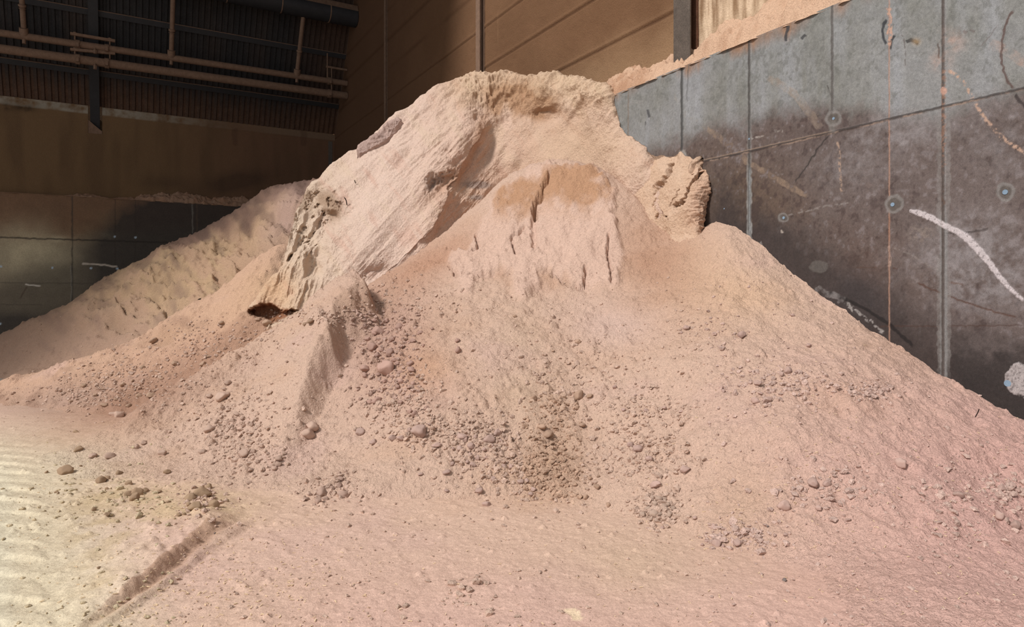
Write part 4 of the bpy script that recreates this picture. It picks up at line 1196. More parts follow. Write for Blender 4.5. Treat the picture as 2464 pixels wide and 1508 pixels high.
mb = MB(); mb.prism([(-.235, 0), (.235, 0), (.235, .12), (-.235, .52)], (NOTCH[0] + .235, UBY + .02, NOTCH[2] - .02), (NOTCH[0] + .235, UBY + .3, NOTCH[2] - .02))
o = mb.build('powder_pad', M_dirty); tag(o, 'small mound of powder in the wall pocket at the sloping post foot', 'powder')

# jamb strip of bare grey concrete in the corner
pj = 797
mb = MB(); mb.box(UPX - .30, UPX - .12, UBY - .02, UBY + .05, LEDGE + .1, 9.05)
o = mb.build('trim_corner', M_steel_grey); tag(o, 'grey strip at the far corner', 'trim', None, 'structure')

# sloping dark corrugated cladding above the far wall, then the unseen roof, ended where the light needs it
SL = 0.58
def cladding():
    pitch = .215
    prof = ((0, 0), (.30, 0), (.40, .05), (.80, .05), (.90, 0))
    xs, off = [], []
    x = -14.0
    while x < UPX + .2:
        for a_, b_ in prof:
            xs.append(x + a_ * pitch); off.append(b_)
        x += pitch
    xs, off = np.array(xs), np.array(off)
    m_ = xs < UPX + .04
    xs, off = xs[m_], off[m_]
    s = np.linspace(0, 1, 60)
    z = ZT + .02 + s * 6.6
    Xg, Zg = np.meshgrid(xs, z, indexing='ij')
    Yg = UBY - SL * (Zg - ZT) + .05
    nrm = np.array((0, -1, -SL)) / math.hypot(1, SL)
    r, d = b2w(Xg, Yg + off[:, None] * nrm[1])
    V = np.stack([r, d, Zg + off[:, None] * nrm[2]], -1)
    px, py = proj(V)
    c = np.ones(V.shape) * lin((50, 48, 48))
    n = fbm2(Xg * 1.2, Zg * .3, 3, 850)
    c = mix(c, (78, 62, 52), np.clip(.25 + n, 0, 1) * .3)
    c = mix(c, (92, 68, 54), sstep(5.5, 8.2, Xg) * .5)
    c = mix(c, (110, 80, 60), sstep(10.6, 9.6, Zg) * .4)
    c = mix(c, (92, 66, 50), (np.abs(off[:, None] - 0) < .01) * sstep(11, 9.8, Zg) * .4)
    return V, c
V, c = cladding()
o = grid_obj('ceiling', V, c, M_clad, None, None, (-UY[0], -UY[1], -.5))
o.data.polygons.foreach_set('use_smooth', [False] * len(o.data.polygons))
tag(o, 'dark sloping corrugated cladding above the far wall', 'roof', None, 'structure')
# rest of the roof, out of view; its front edge is shaped for the light
zr0 = ZT + 6.6
yr0 = UBY - SL * 6.6
ROOF_Y, ROOF_Z = 16.5, 17.2  # edge placed to let sun onto the heap and shade the far wall
mb = MB()
for (y0, z0, y1, z1) in ((yr0 + .1, zr0 - .05, ROOF_Y, ROOF_Z),):
    vs = [mb.bm.verts.new(Vector(p)) for p in ((-26, y0, z0), (UPX + .6, y0, z0), (UPX + .6, y1, z1), (-26, y1, z1), (-26, y0, z0 + .2), (UPX + .6, y0, z0 + .2), (UPX + .6, y1, z1 + .2), (-26, y1, z1 + .2))]
    for f in ((0, 1, 2, 3), (7, 6, 5, 4), (0, 4, 5, 1), (1, 5, 6, 2), (2, 6, 7, 3), (3, 7, 4, 0)):
        mb.bm.faces.new([vs[i] for i in f])
o = mb.build('ceiling_roof', M_clad); coltag(o, (60, 54, 50)); tag(o, 'unseen shed roof overhead, shaped to shade the far end', 'roof', None, 'structure')
mb = MB(); mb.box(-26, -14, BY, BY + .3, 0, 17)
o = mb.build('wall_back_side', M_clad); coltag(o, (60, 50, 44)); tag(o, 'rest of the far wall', 'wall', None, 'structure')

# ------------------------------------------------------------------ steelwork and pipes in front of the cladding
def far_pt(px_, py_, Y):
    return bl(P(px_, py_, far_d(px_, Y)))
def on_slope(z, off):
    """building y of a point off metres in front of the cladding at height z"""
    return UBY + .05 - SL * (z - ZT) - off

# sloping post
z0, z1 = 8.45, 15.7
xp = -1.015
e = empty('sloping_post', (*b2w(xp, on_slope(z0, .1)), z0), TH)
tag(e, 'dark steel post leaning inward from the far wall pocket', 'post')
a0, a1 = Vector((0, 0, 0)), Vector((0, -SL * (z1 - z0), z1 - z0))
upv = Vector((0, -1, -SL)).normalized()
mb = MB(); mb.prism([(-.16, .16), (.16, .16), (.16, .185), (-.16, .185)], a0, a1, upv); mb.build('front_flange', M_steel, e)
mb = MB(); mb.prism([(-.012, -.05), (.012, -.05), (.012, .16), (-.012, .16)], a0, a1, upv); mb.build('web', M_steel, e)
mb = MB(); mb.prism([(-.16, -.075), (.16, -.075), (.16, -.05), (-.16, -.05)], a0, a1, upv); mb.build('rear_flange', M_steel, e)
# purlins
for k, (z, lab) in enumerate(((10.53, 'lower dusty steel rail running along the dark cladding under both pipes'), (12.45, 'upper dusty steel rail running along the dark cladding above both pipes'))):
    y = on_slope(z, .07)
    mb = MB()
    mb.prism([(-.06, -.10), (.06, -.10), (.06, .10), (-.06, .10)], (-14, y, z), (UPX - .02, y, z), (0, -SL, 1))
    e = mb.build('purlin', M_steel, None, False, (-2, y, z)); tag(e, lab, 'rail', 'rails along the cladding')
    mb = MB(); mb.prism([(-.062, .10), (.062, .10), (.05, .118), (-.05, .118)], (-14 + 2, 0, 0), (UPX - .02 + 2, 0, 0), (0, -SL, 1))
    mb.build('dust_layer', M_dirty, e)
# two long pipes
PY = 29.3
pipes = []
for (xa, ya, xb, yb, rad, lab) in ((0, 117, 815, 228, .155, 'thicker lower pipe of the two long dusty pipes by the far wall'), (0, 79, 815, 198, .125, 'thinner upper pipe of the two long dusty pipes by the far wall')):
    pa, pb = far_pt(xa, ya, PY), far_pt(xb, yb, PY)
    s_ = (pb - pa) / (pb[0] - pa[0])
    A, B = pa + s_ * (-9 - pa[0]), pa + s_ * (UPX - .02 - pa[0])
    m0 = pa + s_ * (2 - pa[0])
    mb = MB(); mb.tube(A, B, rad, 28)
    e = mb.build('long_pipe', M_dirty, None, True, m0); tag(e, lab, 'pipe', 'long pipes across the far end')
    pipes.append((e, pa, s_, rad, m0))
    # couplings
    for x in (187, 257, 793):
        t = pa + s_ * ((PY * ((x - CX) / F * UX[0] + UX[1]) / ((x - CX) / F * UY[0] + UY[1])) - pa[0]) - m0
        mb = MB(); mb.tube(t - s_ * .07, t + s_ * .07, rad + .03, 24)
        mb.box(t[0] - .05, t[0] + .05, t[1] - rad - .07, t[1] - rad + .02, t[2] - .14, t[2] + .02, .01)
        mb.build('coupling', M_dirty, e, True)
def pipe_at(k, x):
    e, pa, s_, rad, m0 = pipes[k]
    xb_ = PY * ((x - CX) / F * UX[0] + UX[1]) / ((x - CX) / F * UY[0] + UY[1])
    return pa + s_ * (xb_ - pa[0]), rad
# hangers rising from the upper pipe
for x, zt_, lab in ((58, 13.28, 'drop pipe joining the upper pipe furthest from the panel wall'), (412, 13.28, 'drop pipe joining the upper pipe halfway along the cladding'), (714, 13.28, 'drop pipe joining the upper pipe nearest the panel wall')):
    p, rad = pipe_at(1, x)
    dirn = np.array((0, -SL, 1.0)) / math.hypot(1, SL)
    Lh = (zt_ - p[2]) / dirn[2]
    e = empty('drop_pipe', (*b2w(p[0], p[1]), p[2]), TH)
    tag(e, lab, 'pipe', 'drop pipes on the upper pipe')
    mb = MB(); mb.tube((0, 0, 0.05), tuple(dirn * Lh), .085, 18); mb.build('riser', M_dirty, e, True)
    mb = MB(); mb.tube(tuple(dirn * (rad * .4)), tuple(dirn * (rad + .16)), .14, 18); mb.tube((0, 0, -rad - .14), (0, 0, -rad + .02), .06, 12); mb.build('tee_fitting', M_dirty, e, True)
    mb = MB(); mb.tube(tuple(dirn * 1.0), tuple(dirn * 1.07), .12, 18); mb.tube(tuple(dirn * .93), tuple(dirn * .95), .11, 18); mb.build('flange_collar', M_dirty, e, True)
# hanger brackets at the post
for k, (yy, lab) in enumerate((((120, 128), 'hanger bar carrying the thicker lower pipe at the leaning post'), ((82, 98), 'hanger bar carrying the thinner upper pipe at the leaning post'))):
    pa_, rad = pipe_at(k, 180); pb_, _ = pipe_at(k, 265); pm, _ = pipe_at(k, 229)
    zc = bl(P(227, (yy[0] + yy[1]) / 2, far_d(227, PY)))[2]
    e = empty('pipe_hanger', (*b2w(pm[0], pm[1]), pm[2]), TH)
    tag(e, lab, 'bracket', 'pipe hangers at the leaning post')
    qa, qb = far_pt(169, yy[0] - 1, PY) - pm, far_pt(277, yy[1] + 1, PY) - pm
    mb = MB(); mb.prism([(-.05, -.05), (.05, -.05), (.05, .05), (-.05, .05)], tuple(qa), tuple(qb)); mb.build('cross_bar', M_dirty, e)
    for t in (.1, .88):
        q = qa * (1 - t) + qb * t
        zz = (pa_[2] if t < .5 else pb_[2]) - pm[2]
        mb = MB(); mb.tube((q[0], q[1], zz + rad - .02), (q[0], q[1], q[2] + .06), .025, 10); mb.tube((q[0], q[1], q[2] + .03), (q[0], q[1], q[2] + .08), .055, 6); mb.build('hanger_rod', M_dirty, e, True)
    mb = MB(); mb.tube((0, -rad * .75, rad * .6), (0, -rad * .75, -rad - .05), .02, 10); mb.tube((0, -rad * .75, -rad - .16), (0, -rad * .75, -rad - .02), .06, 6); mb.build('clamp_bolt', M_dirty, e, True)
# small bracket next to the panel wall
pu, ru = pipe_at(1, 790); plw, rl = pipe_at(0, 790)
e = empty('pipe_hanger', (*b2w(pu[0], pu[1]), pu[2]), TH)
tag(e, 'slim hanger rods holding both pipes close to the panel wall', 'bracket', 'pipe hangers')
zt_ = far_pt(787, 128, PY)[2] - pu[2]
mb = MB(); mb.tube((-.04, 0, ru), (-.04, 0, zt_), .03, 10); mb.build('hanger_rod', M_dirty, e, True)
mb = MB(); mb.tube((.14, 0, plw[2] - pu[2] + rl), (.14, 0, zt_ * .5), .025, 10); mb.build('hanger_rod', M_dirty, e, True)
mb = MB(); mb.prism([(-.04, -.04), (.04, -.04), (.04, .04), (-.04, .04)], (-.1, 0, zt_ * .5), (UPX - .02 - pu[0], 0, zt_ * .5)); mb.build('cross_bar', M_dirty, e)

# big duct under the roof
DY = 28.0
ca_, cb_ = far_pt(560, 0, DY), far_pt(856, 40, DY)
zc = cb_[2]
e = empty('round_duct', (*b2w(4, DY), zc - .05), TH)
tag(e, 'large round dusty duct ending at the panel wall high under the roof', 'duct')
mb = MB(); mb.tube((-14, 0, 0), (UPX - .02 - 4, 0, 0), .40, 40); mb.build('tube', M_steel, e, True)
for x in (-3.2, -.6, 1.4, 3.3):
    mb = MB(); mb.tube((x - .02, 0, 0), (x + .02, 0, 0), .412, 40); mb.build('seam_band', M_dirty, e, True)
mb = MB()
prof = [(-.38, .14), (-.25, .31), (0, .40), (.25, .31), (.38, .14), (.26, .40), (0, .52), (-.26, .40)]
mb.prism(prof, (-14, 0, 0), (UPX - .02 - 4, 0, 0)); mb.build('dust_layer', M_dirty, e)
# beams seen above the duct
for k, (y0_, z_) in enumerate(((27.2, 15.15), (26.6, 15.6))):
    mb = MB(); mb.box(-6, UPX - .02, y0_ - .08, y0_ + .08, z_ - .12, z_ + .12, .01)
    o = mb.build('roof_beam', M_steel, None, False, (2, y0_, z_)); tag(o, ('lower', 'upper')[k] + ' dark roof beam above the round duct', 'beam', 'roof beams over the duct')

# ------------------------------------------------------------------ loose pieces on the surfaces
bpy.context.view_layer.update()
def bvh_of(V, keep):
    # coarse copy for aiming
    s = 2
    v, k = V[::s, ::s], None if keep is None else keep[::s, ::s]
    q = grid_faces(v.shape[0], v.shape[1], k)
    return v.reshape(-1, 3), q
vs, qs, n0 = [], [], 0
for V_, k_ in ((talus_V, talus_keep), (cliff_V, None), (mid_V, mid_keep), (rear_V, rear_keep), (floor_V, floor_keep)):
    v_, q_ = bvh_of(V_, k_)
    vs.append(v_); qs.append(q_ + n0); n0 += len(v_)
vs, qs = np.concatenate(vs), np.concatenate(qs)
tree = BVHTree.FromPolygons([tuple(map(float, p)) for p in vs], [tuple(map(int, q)) for q in qs])
EYE = Vector((0, 0, CAMZ))
def land(px_, py_):
    d = Vector(((px_ - CX) / F, 1, (HY - py_) / F)).normalized()
    hit, nrm, _, _ = tree.ray_cast(EYE, d)
    if hit is None: return None
    if nrm.z < 0: nrm = -nrm
    return hit, nrm

rng = random.Random(7)
def clod_mesh(seed, sub=3):
    bm = bmesh.new()
    bmesh.ops.create_icosphere(bm, subdivisions=sub, radius=1)
    v = np.array([p.co[:] for p in bm.verts])
    r = random.Random(seed)
    # a few flat breaks
    for _ in range(13):
        n = np.array([r.gauss(0, 1) for _ in range(3)]); n /= np.linalg.norm(n)
        t = r.uniform(.62, .92)
        o = v @ n - t
        v = v - np.outer(np.maximum(o, 0) * .85, n)
    h = .14 * fbm3(v * 1.6 + seed * 3.1, 3, seed) + .06 * fbm3(v * 5 + seed, 2, seed + 5)
    v = v * (1 + h[:, None])
    v = v * np.array((1.0, r.uniform(.7, .95), r.uniform(.6, .85)))
    for p, q in zip(bm.verts, v): p.co = q
    me = bpy.data.meshes.new('clod'); bm.to_mesh(me); bm.free()
    me.polygons.foreach_set('use_smooth', [True] * len(me.polygons))
    me.materials.append(M_clod)
    return me
CLODS = [clod_mesh(11 + 7 * k) for k in range(12)]

AREAS = {
 'floor_left': ('clods on the flat floor at the foot of the slope', [(484, 1186, 40), (458, 1198, 28), (474, 1218, 32), (454, 1214, 18), (490, 1225, 14), (514, 1214, 24), (502, 1171, 20), (431, 1237, 12), (443, 1236, 10), (327, 1184, 34), (310, 1188, 20), (349, 1180, 18), (326, 1197, 26), (155, 1134, 32), (190, 1080, 22), (182, 1038, 12), (242, 1154, 26), (258, 1152, 18), (310, 1162, 18), (403, 1134, 18), (286, 1138, 18), (383, 1182, 12), (256, 1239, 16), (226, 1225, 14), (112, 1136, 10), (136, 1184, 9), (140, 1187, 8), (257, 1175, 9), (195, 1120, 8), (530, 1206, 12), (546, 1204, 10), (405, 1207, 10), (238, 1365, 9), (240, 1468, 9)]),
 'slope_left': ('clods on the lower slope beside the small bank', [(347, 1063, 16), (329, 1074, 16), (268, 1096, 24), (224, 1096, 20), (290, 997, 30), (272, 997, 18), (504, 1033, 28), (391, 1090, 20), (488, 1086, 16), (750, 1025, 34), (742, 1041, 34), (671, 1102, 20), (669, 1116, 16), (661, 1126, 14), (589, 1086, 28), (629, 1073, 14), (536, 952, 34), (504, 952, 16), (548, 920, 16), (540, 935, 12), (570, 995, 16), (585, 1005, 14), (560, 1010, 12), (606, 1020, 14), (520, 1015, 12), (640, 1140, 12), (600, 1160, 12), (685, 1090, 12), (600, 1130, 14), (580, 1120, 12), (620, 1110, 12), (610, 1085, 14), (645, 1090, 10), (688, 900, 10), (690, 870, 8), (455, 1010, 10)]),
 'foot_mid': ('clods lying in a short row at the slope foot', [(826, 1189, 30), (776, 1184, 30), (766, 1206, 22), (816, 1168, 18), (799, 1174, 14), (819, 1151, 16), (816, 1138, 12), (832, 1133, 10), (784, 1199, 16), (738, 1200, 14), (757, 1214, 10), (745, 1190, 12), (838, 1206, 8), (765, 1192, 10), (715, 1186, 8)]),
 'patch_brown': ('clods in the brown rubble patch below the small bank', [(912, 796, 30), (896, 834, 26), (945, 816, 18), (959, 786, 22), (899, 800, 16), (932, 883, 42), (988, 874, 22), (990, 889, 20), (882, 886, 26), (879, 901, 18), (959, 873, 16), (962, 896, 16), (927, 869, 14), (909, 853, 18), (939, 849, 24), (1103, 841, 20), (1101, 818, 14), (995, 818, 18), (1012, 800, 16), (993, 922, 14), (985, 931, 14), (965, 916, 20), (959, 929, 12), (909, 962, 24), (892, 965, 16), (1027, 982, 14), (1000, 994, 22), (988, 989, 14), (965, 967, 14), (929, 969, 12), (885, 815, 14), (925, 815, 14), (935, 800, 12), (918, 840, 14), (950, 865, 12), (910, 900, 14), (925, 915, 14), (945, 905, 12), (972, 905, 10), (1020, 830, 10), (1040, 790, 10), (900, 770, 14), (930, 770, 14), (880, 760, 10)]),
 'patch_grey': ('clods in the greyish rubble patch low on the slope', [(1012, 1035, 40), (947, 1052, 20), (965, 1053, 18), (901, 1062, 22), (866, 1037, 24), (1051, 1070, 22), (1111, 1048, 26), (1134, 1070, 22), (1119, 1057, 18), (1177, 1055, 28), (1108, 1078, 18), (1090, 1078, 10), (1197, 1038, 18), (1144, 1050, 14), (1075, 1135, 18), (1012, 1140, 12), (1088, 1115, 14), (1138, 1118, 16), (1151, 1179, 22), (1171, 1212, 22), (1075, 1179, 12), (1187, 1151, 14), (1252, 1158, 20), (1268, 1156, 14), (1230, 1123, 18), (1212, 1120, 14), (1277, 1188, 14), (1283, 1176, 16), (1124, 1110, 12), (1150, 1100, 14), (1165, 1080, 14), (1185, 1070, 12), (1130, 1092, 12), (1170, 1100, 10), (1205, 1060, 10), (985, 1032, 12), (1025, 1045, 12), (1034, 1020, 10)]),
 'streak': ('clods along the olive brown streak down the slope', [(1396, 949, 32), (1419, 952, 16), (1330, 843, 10), (1391, 821, 16), (1239, 760, 10), (1283, 957, 18), (1302, 1025, 22), (1318, 1043, 28), (1400, 1022, 18), (1391, 979, 16), (1340, 1090, 14), (1355, 1080, 14), (1330, 1110, 14), (1360, 1120, 14), (1380, 1130, 12), (1345, 1140, 14), (1310, 1130, 12), (1320, 1150, 12), (1300, 1170, 12), (1360, 1160, 14), (1385, 1165, 12), (1410, 1195, 16), (1437, 1170, 16), (1465, 1213, 14), (1340, 1060, 10), (1350, 1010, 10), (1310, 1000, 10), (1375, 1100, 10), (1420, 1150, 12), (1440, 1145, 10)]),
 'cluster': ('clods in the tight round cluster at the slope foot', [(1548, 1235, 18), (1573, 1235, 26), (1581, 1251, 16), (1597, 1218, 20), (1613, 1235, 18), (1621, 1222, 16), (1585, 1198, 18), (1607, 1212, 16), (1577, 1210, 16), (1560, 1222, 16), (1590, 1235, 14), (1600, 1245, 14), (1566, 1248, 12), (1570, 1196, 12), (1598, 1200, 12), (1615, 1208, 10), (1555, 1212, 10), (1585, 1222, 14), (1605, 1228, 12)]),
 'slope_right': ('clods scattered on the slope towards the stained wall', [(1581, 1162, 28), (1647, 1126, 24), (1518, 1069, 18), (1536, 1077, 26), (1564, 1102, 18), (1673, 1244, 12), (1593, 1270, 10), (1558, 1270, 7), (1718, 1265, 16), (1724, 1307, 24), (1774, 1303, 24), (1889, 1214, 30), (1970, 1220, 18), (1956, 1158, 34), (1990, 1162, 22), (2165, 1112, 32), (2306, 1190, 26), (2403, 1239, 28), (2407, 1174, 20), (2435, 1166, 18), (2443, 1263, 28), (1847, 960, 18), (1818, 962, 20), (1822, 920, 20), (2097, 944, 18), (2133, 936, 16), (1556, 987, 14), (1785, 803, 22), (1652, 788, 18), (1897, 891, 22), (1945, 831, 14), (1906, 758, 12), (2124, 937, 14), (1830, 945, 12), (1805, 920, 10), (1880, 900, 12), (1915, 895, 10), (1640, 800, 10), (1600, 980, 14), (1640, 990, 12), (1500, 985, 12), (1480, 930, 12), (1530, 950, 10), (2110, 930, 10), (2090, 935, 12), (2450, 1180, 14), (2425, 1160, 12), (1740, 940, 12), (1735, 932, 10), (1700, 1300, 10), (1690, 1310, 10), (1740, 1312, 10), (1865, 1185, 12), (2040, 1250, 12), (2030, 1240, 10), (1890, 1285, 12), (1865, 1287, 10)]),
 'ridge': ('clods on the brown side ridge', [(201, 926, 14), (336, 950, 16), (365, 950, 20), (295, 924, 16), (423, 873, 16), (345, 884, 12), (503, 857, 10), (489, 875, 16), (534, 775, 14), (646, 775, 24), (751, 771, 20), (372, 818, 22), (252, 973, 16), (171, 966, 12), (735, 778, 12), (620, 768, 14), (250, 935, 10), (280, 960, 10), (310, 975, 12), (230, 950, 10), (320, 915, 10), (390, 910, 10), (270, 900, 8)]),
}
RANK = ('largest', 'second largest', 'third largest')
AREA_COL = {'floor_left': (186, 152, 118), 'slope_left': (208, 172, 150), 'foot_mid': (200, 164, 144), 'patch_brown': (200, 158, 140), 'patch_grey': (206, 170, 154), 'streak': (198, 160, 132), 'cluster': (204, 172, 150), 'slope_right': (212, 174, 158), 'ridge': (192, 156, 128)}
SINGLE = {  # by place in the lists above
 (155, 1134): 'brown clod alone on the yellowish floor beside the wheel track', (190, 1080): 'dark brown clod behind the wheel track, away from the slope', (182, 1038): 'tiny brown clod alone on the pale floor behind the wheel track',
 (403, 1134): 'upright narrow brown clod standing on the lower slope', (242, 1154): 'flat greyish clod paired with a smaller one on the lower slope', (484, 1186): 'biggest pale clod of the stone-like group at the slope foot', (474, 1218): 'broad brown clod lowest in the stone-like group at the slope foot',
 (458, 1198): 'grey clod tucked beside the biggest one of the group at the slope foot', (514, 1214): 'separate rounded brown clod next to the stone-like group at the slope foot',
 (327, 1184): 'largest clod of the small brown group on the flat floor', (326, 1197): 'pale front clod of the small brown group on the flat floor',
 (750, 1025): 'upper of two stacked pinkish clods stuck below the small bank', (742, 1041): 'lower of two stacked pinkish clods stuck below the small bank', (504, 1033): 'dark topped clod in the crumbly patch of the lower slope', (536, 952): 'broad clod high on the outer flank of the slope', (290, 997): 'clod in the dip between the slope and the side ridge',
 (826, 1189): 'large clod at the wall-side end of the short clod row', (776, 1184): 'large grey clod in the middle of the short clod row', (766, 1206): 'rounded clod lying lowest in the short clod row',
 (932, 883): 'largest lumpy clod in the middle of the brown rubble patch', (912, 796): 'wide clod at the top of the brown rubble patch', (988, 874): 'orange tinted clod at the edge of the brown rubble patch', (1103, 841): 'lone round clod above the orange stain',
 (1012, 1035): 'largest pinkish clod under the brown rubble patch', (1177, 1055): 'broad smooth clod at the top of the greyish rubble patch', (1134, 1070): 'round clod in the middle of the greyish rubble patch', (901, 1062): 'round pink clod alone between two rubble patches', (1171, 1212): 'pointed clod lying lowest below the greyish rubble patch', (1151, 1179): 'oval clod just under the greyish rubble patch',
 (1396, 949): 'flat oval clod beside the top of the olive brown streak', (1318, 1043): 'long slanting clod in the olive brown streak', (1302, 1025): 'dark hollowed clod above the slanting one in the olive brown streak',
 (1581, 1162): 'rounded clod just above the tight round cluster', (1647, 1126): 'clod half sunk in powder above the tight round cluster', (1889, 1214): 'wedge shaped clod among small crumbs near the damp yellow patch', (1956, 1158): 'largest half buried hump on the pinkish slope', (2165, 1112): 'clod with a dark hollow behind it on the pinkish slope', (1785, 803): 'lone rounded clod high on the slope under the leaning block', (1897, 891): 'largest clod in the crumbs high on the slope beside the stained wall', (1724, 1307): 'clod in a loose curved row below the damp yellow patch',
 (646, 775): 'clod lying in the mouth of the small cave', (372, 818): 'clod in the hollow high on the side ridge', (365, 950): 'largest clod near the foot of the side ridge',
}
ncl = 0
for key, (desc, items) in AREAS.items():
    for (x, y, s) in items:
        r = land(x, y + s * .15)
        if r is None: continue
        p, nrm = r
        size = s / F * p.y * .5 * 1.08
        o = bpy.data.objects.new('clod', CLODS[rng.randrange(len(CLODS))])
        COL.objects.link(o)
        o.location = p + nrm * size * .30
        o.rotation_euler = (rng.uniform(-.35, .35), rng.uniform(-.35, .35), rng.uniform(0, 6.28))
        o.scale = (size * rng.uniform(.95, 1.1), size * rng.uniform(.9, 1.15), size * rng.uniform(.85, 1.15))
        cc = mute(lin(AREA_COL[key]))
        o.color = (*cc, 1)
        lab = SINGLE.get((x, y))
        if lab: tag(o, lab, 'clod', desc)
        else: tag(o, 'small dusty one of the ' + desc, 'clod', desc)
        ncl += 1
print('clods', ncl)

# crumbs: far too many to count, one object per kind
def crumbs(name, n, sampler, sizes, colf, mat, label, seed):
    bm = bmesh.new(); bmesh.ops.create_icosphere(bm, subdivisions=1, radius=1)
    bv = np.array([v.co[:] for v in bm.verts]); bf = np.array([[v.index for v in f.verts] for f in bm.faces]); bm.free()
    r = np.random.RandomState(seed)
    Vs, Fs, Cs, k = [], [], [], 0
    for _ in range(n):
        x, y = sampler(r)
        g = land(x, y)
        if g is None: continue
        p, nrm = g
        s = sizes(r)
        v = bv * (1 + .28 * r.randn(len(bv), 1)).clip(.6, 1.5) * np.array((1, r.uniform(.6, 1), r.uniform(.5, .9))) * s
        a = r.uniform(0, 6.28)
        v = v @ np.array(((math.cos(a), -math.sin(a), 0), (math.sin(a), math.cos(a), 0), (0, 0, 1)))
        v = v + np.array(p) + np.array(nrm) * s * .12
        Vs.append(v); Fs.append(bf + k); k += len(v)
        Cs.append(np.tile(lin(colf(r, x, y)), (len(v), 1)) * r.uniform(.85, 1.1))
    o = link(name, raw_mesh(name, np.concatenate(Vs), np.concatenate(Fs), mute(np.concatenate(Cs)), False), mat)
    tag(o, label, 'crumbs', None, 'stuff')
    return o
RUB = [(930, 830, 80, 130, 1.6), (960, 960, 90, 60, 1.0), (1150, 1060, 110, 60, 1.4), (1010, 1030, 90, 45, .6), (1300, 1140, 120, 60, 1.5), (1340, 1010, 60, 120, .9), (1550, 1080, 110, 60, .9), (1580, 1220, 50, 40, .7), (1860, 925, 130, 45, .8), (2100, 940, 60, 25, .4), (1550, 990, 110, 50, .6), (560, 1000, 120, 60, .9), (600, 1090, 80, 50, .7), (480, 1200, 45, 35, .4), (800, 1180, 55, 35, .4), (310, 930, 170, 50, 1.0), (560, 800, 130, 50, .5), (2430, 1180, 40, 40, .3), (2000, 1180, 140, 60, .5), (1780, 1290, 90, 35, .4), (790, 760, 110, 20, .6), (300, 1200, 200, 60, .5), (330, 900, 150, 50, 1.2), (190, 945, 110, 24, .6), (480, 830, 110, 40, .8), (1000, 740, 120, 50, .5), (1400, 900, 200, 140, .8), (1120, 1420, 60, 40, .08), (1680, 800, 80, 80, .4), (2300, 1200, 130, 120, .4)]
wts = np.array([r_[4] for r_ in RUB]); wts /= wts.sum()
def s_rub(r):
    k = r.choice(len(RUB), p=wts); x, y, rx, ry, _ = RUB[k]
    return x + r.randn() * rx * .62, y + r.randn() * ry * .62
def s_all(r):
    while True:
        x, y = r.uniform(0, 2464), 640 + 868 * r.uniform() ** .9
        return x, y
def c_heap(r, x, y):
    base = np.array((206, 172, 150))
    if x > 1700: base = np.array((208, 174, 158))
    if x < 420 and y > 1050: base = np.array((206, 184, 146))
    if abs(x - 1330) < 70 and 950 < y < 1200: base = np.array((198, 160, 132))
    if 840 < x < 1010 and 740 < y < 960: base = np.array((196, 160, 142))
    return base
crumbs('rubble_crumbs', 8500, s_rub, lambda r: .009 + .030 * r.uniform() ** 3, c_heap, M_dust, 'loose crumbs of broken caked powder in the rubble patches', 3)
crumbs('scattered_crumbs', 1900, s_all, lambda r: .008 + .016 * r.uniform() ** 3, c_heap, M_dust, 'tiny crumbs sprinkled thinly over slope and floor', 4)

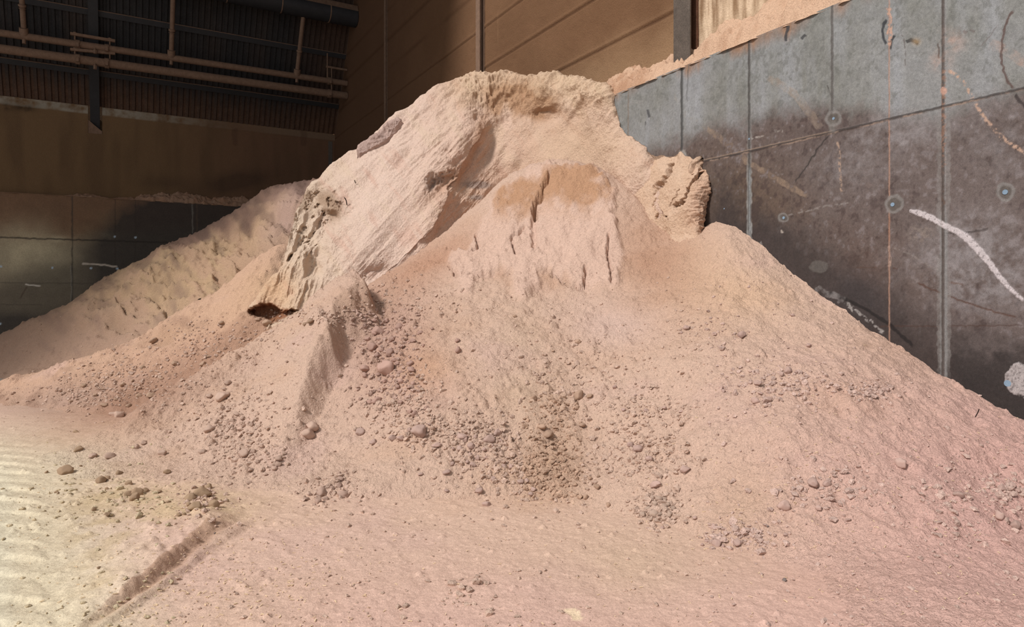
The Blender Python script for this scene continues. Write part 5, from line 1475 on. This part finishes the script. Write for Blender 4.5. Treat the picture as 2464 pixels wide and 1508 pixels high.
# pale straw flecks, uncountable
def flecks():
    r = np.random.RandomState(9)
    Vs, Fs, k = [], [], 0
    for i in range(900):
        if i < 420: x, y = 560 + r.randn() * 200, 1400 + r.randn() * 90
        elif i < 640: x, y = r.uniform(0, 2464), r.uniform(1150, 1508)
        else: x, y = 2000 + r.randn() * 320, 1120 + r.randn() * 170
        if not (0 < y < 1560): continue
        g = land(x, y)
        if g is None: continue
        p, nrm = g
        L_ = r.uniform(.008, .03); wd = r.uniform(.0012, .0025)
        a = r.uniform(0, 6.28); tilt = r.uniform(-.3, .5)
        d = np.array((math.cos(a) * math.cos(tilt), math.sin(a) * math.cos(tilt), math.sin(tilt)))
        s = np.cross(d, (0, 0, 1)); s /= np.linalg.norm(s); u = np.cross(s, d)
        b = np.array(p) + np.array(nrm) * .006
        q = []
        for e_ in (-1, 1):
            for (su, uu) in ((-1, -1), (1, -1), (1, 1), (-1, 1)):
                q.append(b + d * e_ * L_ * .5 + s * su * wd + u * uu * wd)
        Vs.append(np.array(q))
        Fs.append(np.array(((0, 1, 2, 3), (7, 6, 5, 4), (0, 4, 5, 1), (1, 5, 6, 2), (2, 6, 7, 3), (3, 7, 4, 0))) + k); k += 8
    o = link('straw_flecks', raw_mesh('straw_flecks', np.concatenate(Vs), np.concatenate(Fs), None, False), M_straw)
    tag(o, 'pale straw flecks and wood chips sprinkled over the powder', 'straw', None, 'stuff')
flecks()

# twigs
def twig(pts, rad, label, mat=M_twig):
    me_pts = []
    for (x, y, lift) in pts:
        g = land(x, y)
        me_pts.append(np.array(g[0]) + np.array((0, -lift * .5, 0)))
    # stands up out of the surface: keep the pixel track at the depth of its foot
    d0 = me_pts[-1][1]
    q = [P(x, y, d0 - .03 * (1 + i)) for i, (x, y, l) in enumerate(pts[::-1])][::-1]
    mb = MB()
    for a, b in zip(q[:-1], q[1:]):
        mb.tube(a, b, rad, 8)
    bm = mb.bm
    me = bpy.data.meshes.new('twig'); org = Vector(q[-1])
    bmesh.ops.translate(bm, verts=bm.verts, vec=-org); bm.to_mesh(me); bm.free()
    o = link('twig', me, mat); o.location = org
    tag(o, label, 'twig', 'dark twigs in the powder')
    return o
twig([(2356, 984, 0), (2353, 992, 0), (2347, 1003, 0)], .0045, 'dark twig sticking up from the pinkish slope below the stained wall')
twig([(829, 475, 0), (833, 482, 0), (835, 493, 0)], .010, 'longer dark twig in the steep pale face')
twig([(853, 433, 0), (856, 441, 0)], .008, 'short dark twig higher in the steep pale face')
# grey pebbles
for (x, y, s, lab) in ((1887, 1398, 16, 'dark grey pebble alone on the pinkish floor'), (1848, 1267, 9, 'tiny dark pebble beside the damp yellow patch'), (1414, 1487, 0, None), (517, 1284, 7, 'small grey pebble at the end of the bucket bank')):
    if not s: continue
    p, nrm = land(x, y)
    o = bpy.data.objects.new('pebble', clod_mesh(300 + x, 2)); COL.objects.link(o)
    o.data.materials.clear(); o.data.materials.append(M_pebble)
    k = s / F * p.y * .5
    o.location = p + nrm * k * .4; o.scale = (k, k * .8, k * .8)
    o.rotation_euler.z = 1
    tag(o, lab, 'pebble', 'pebbles')
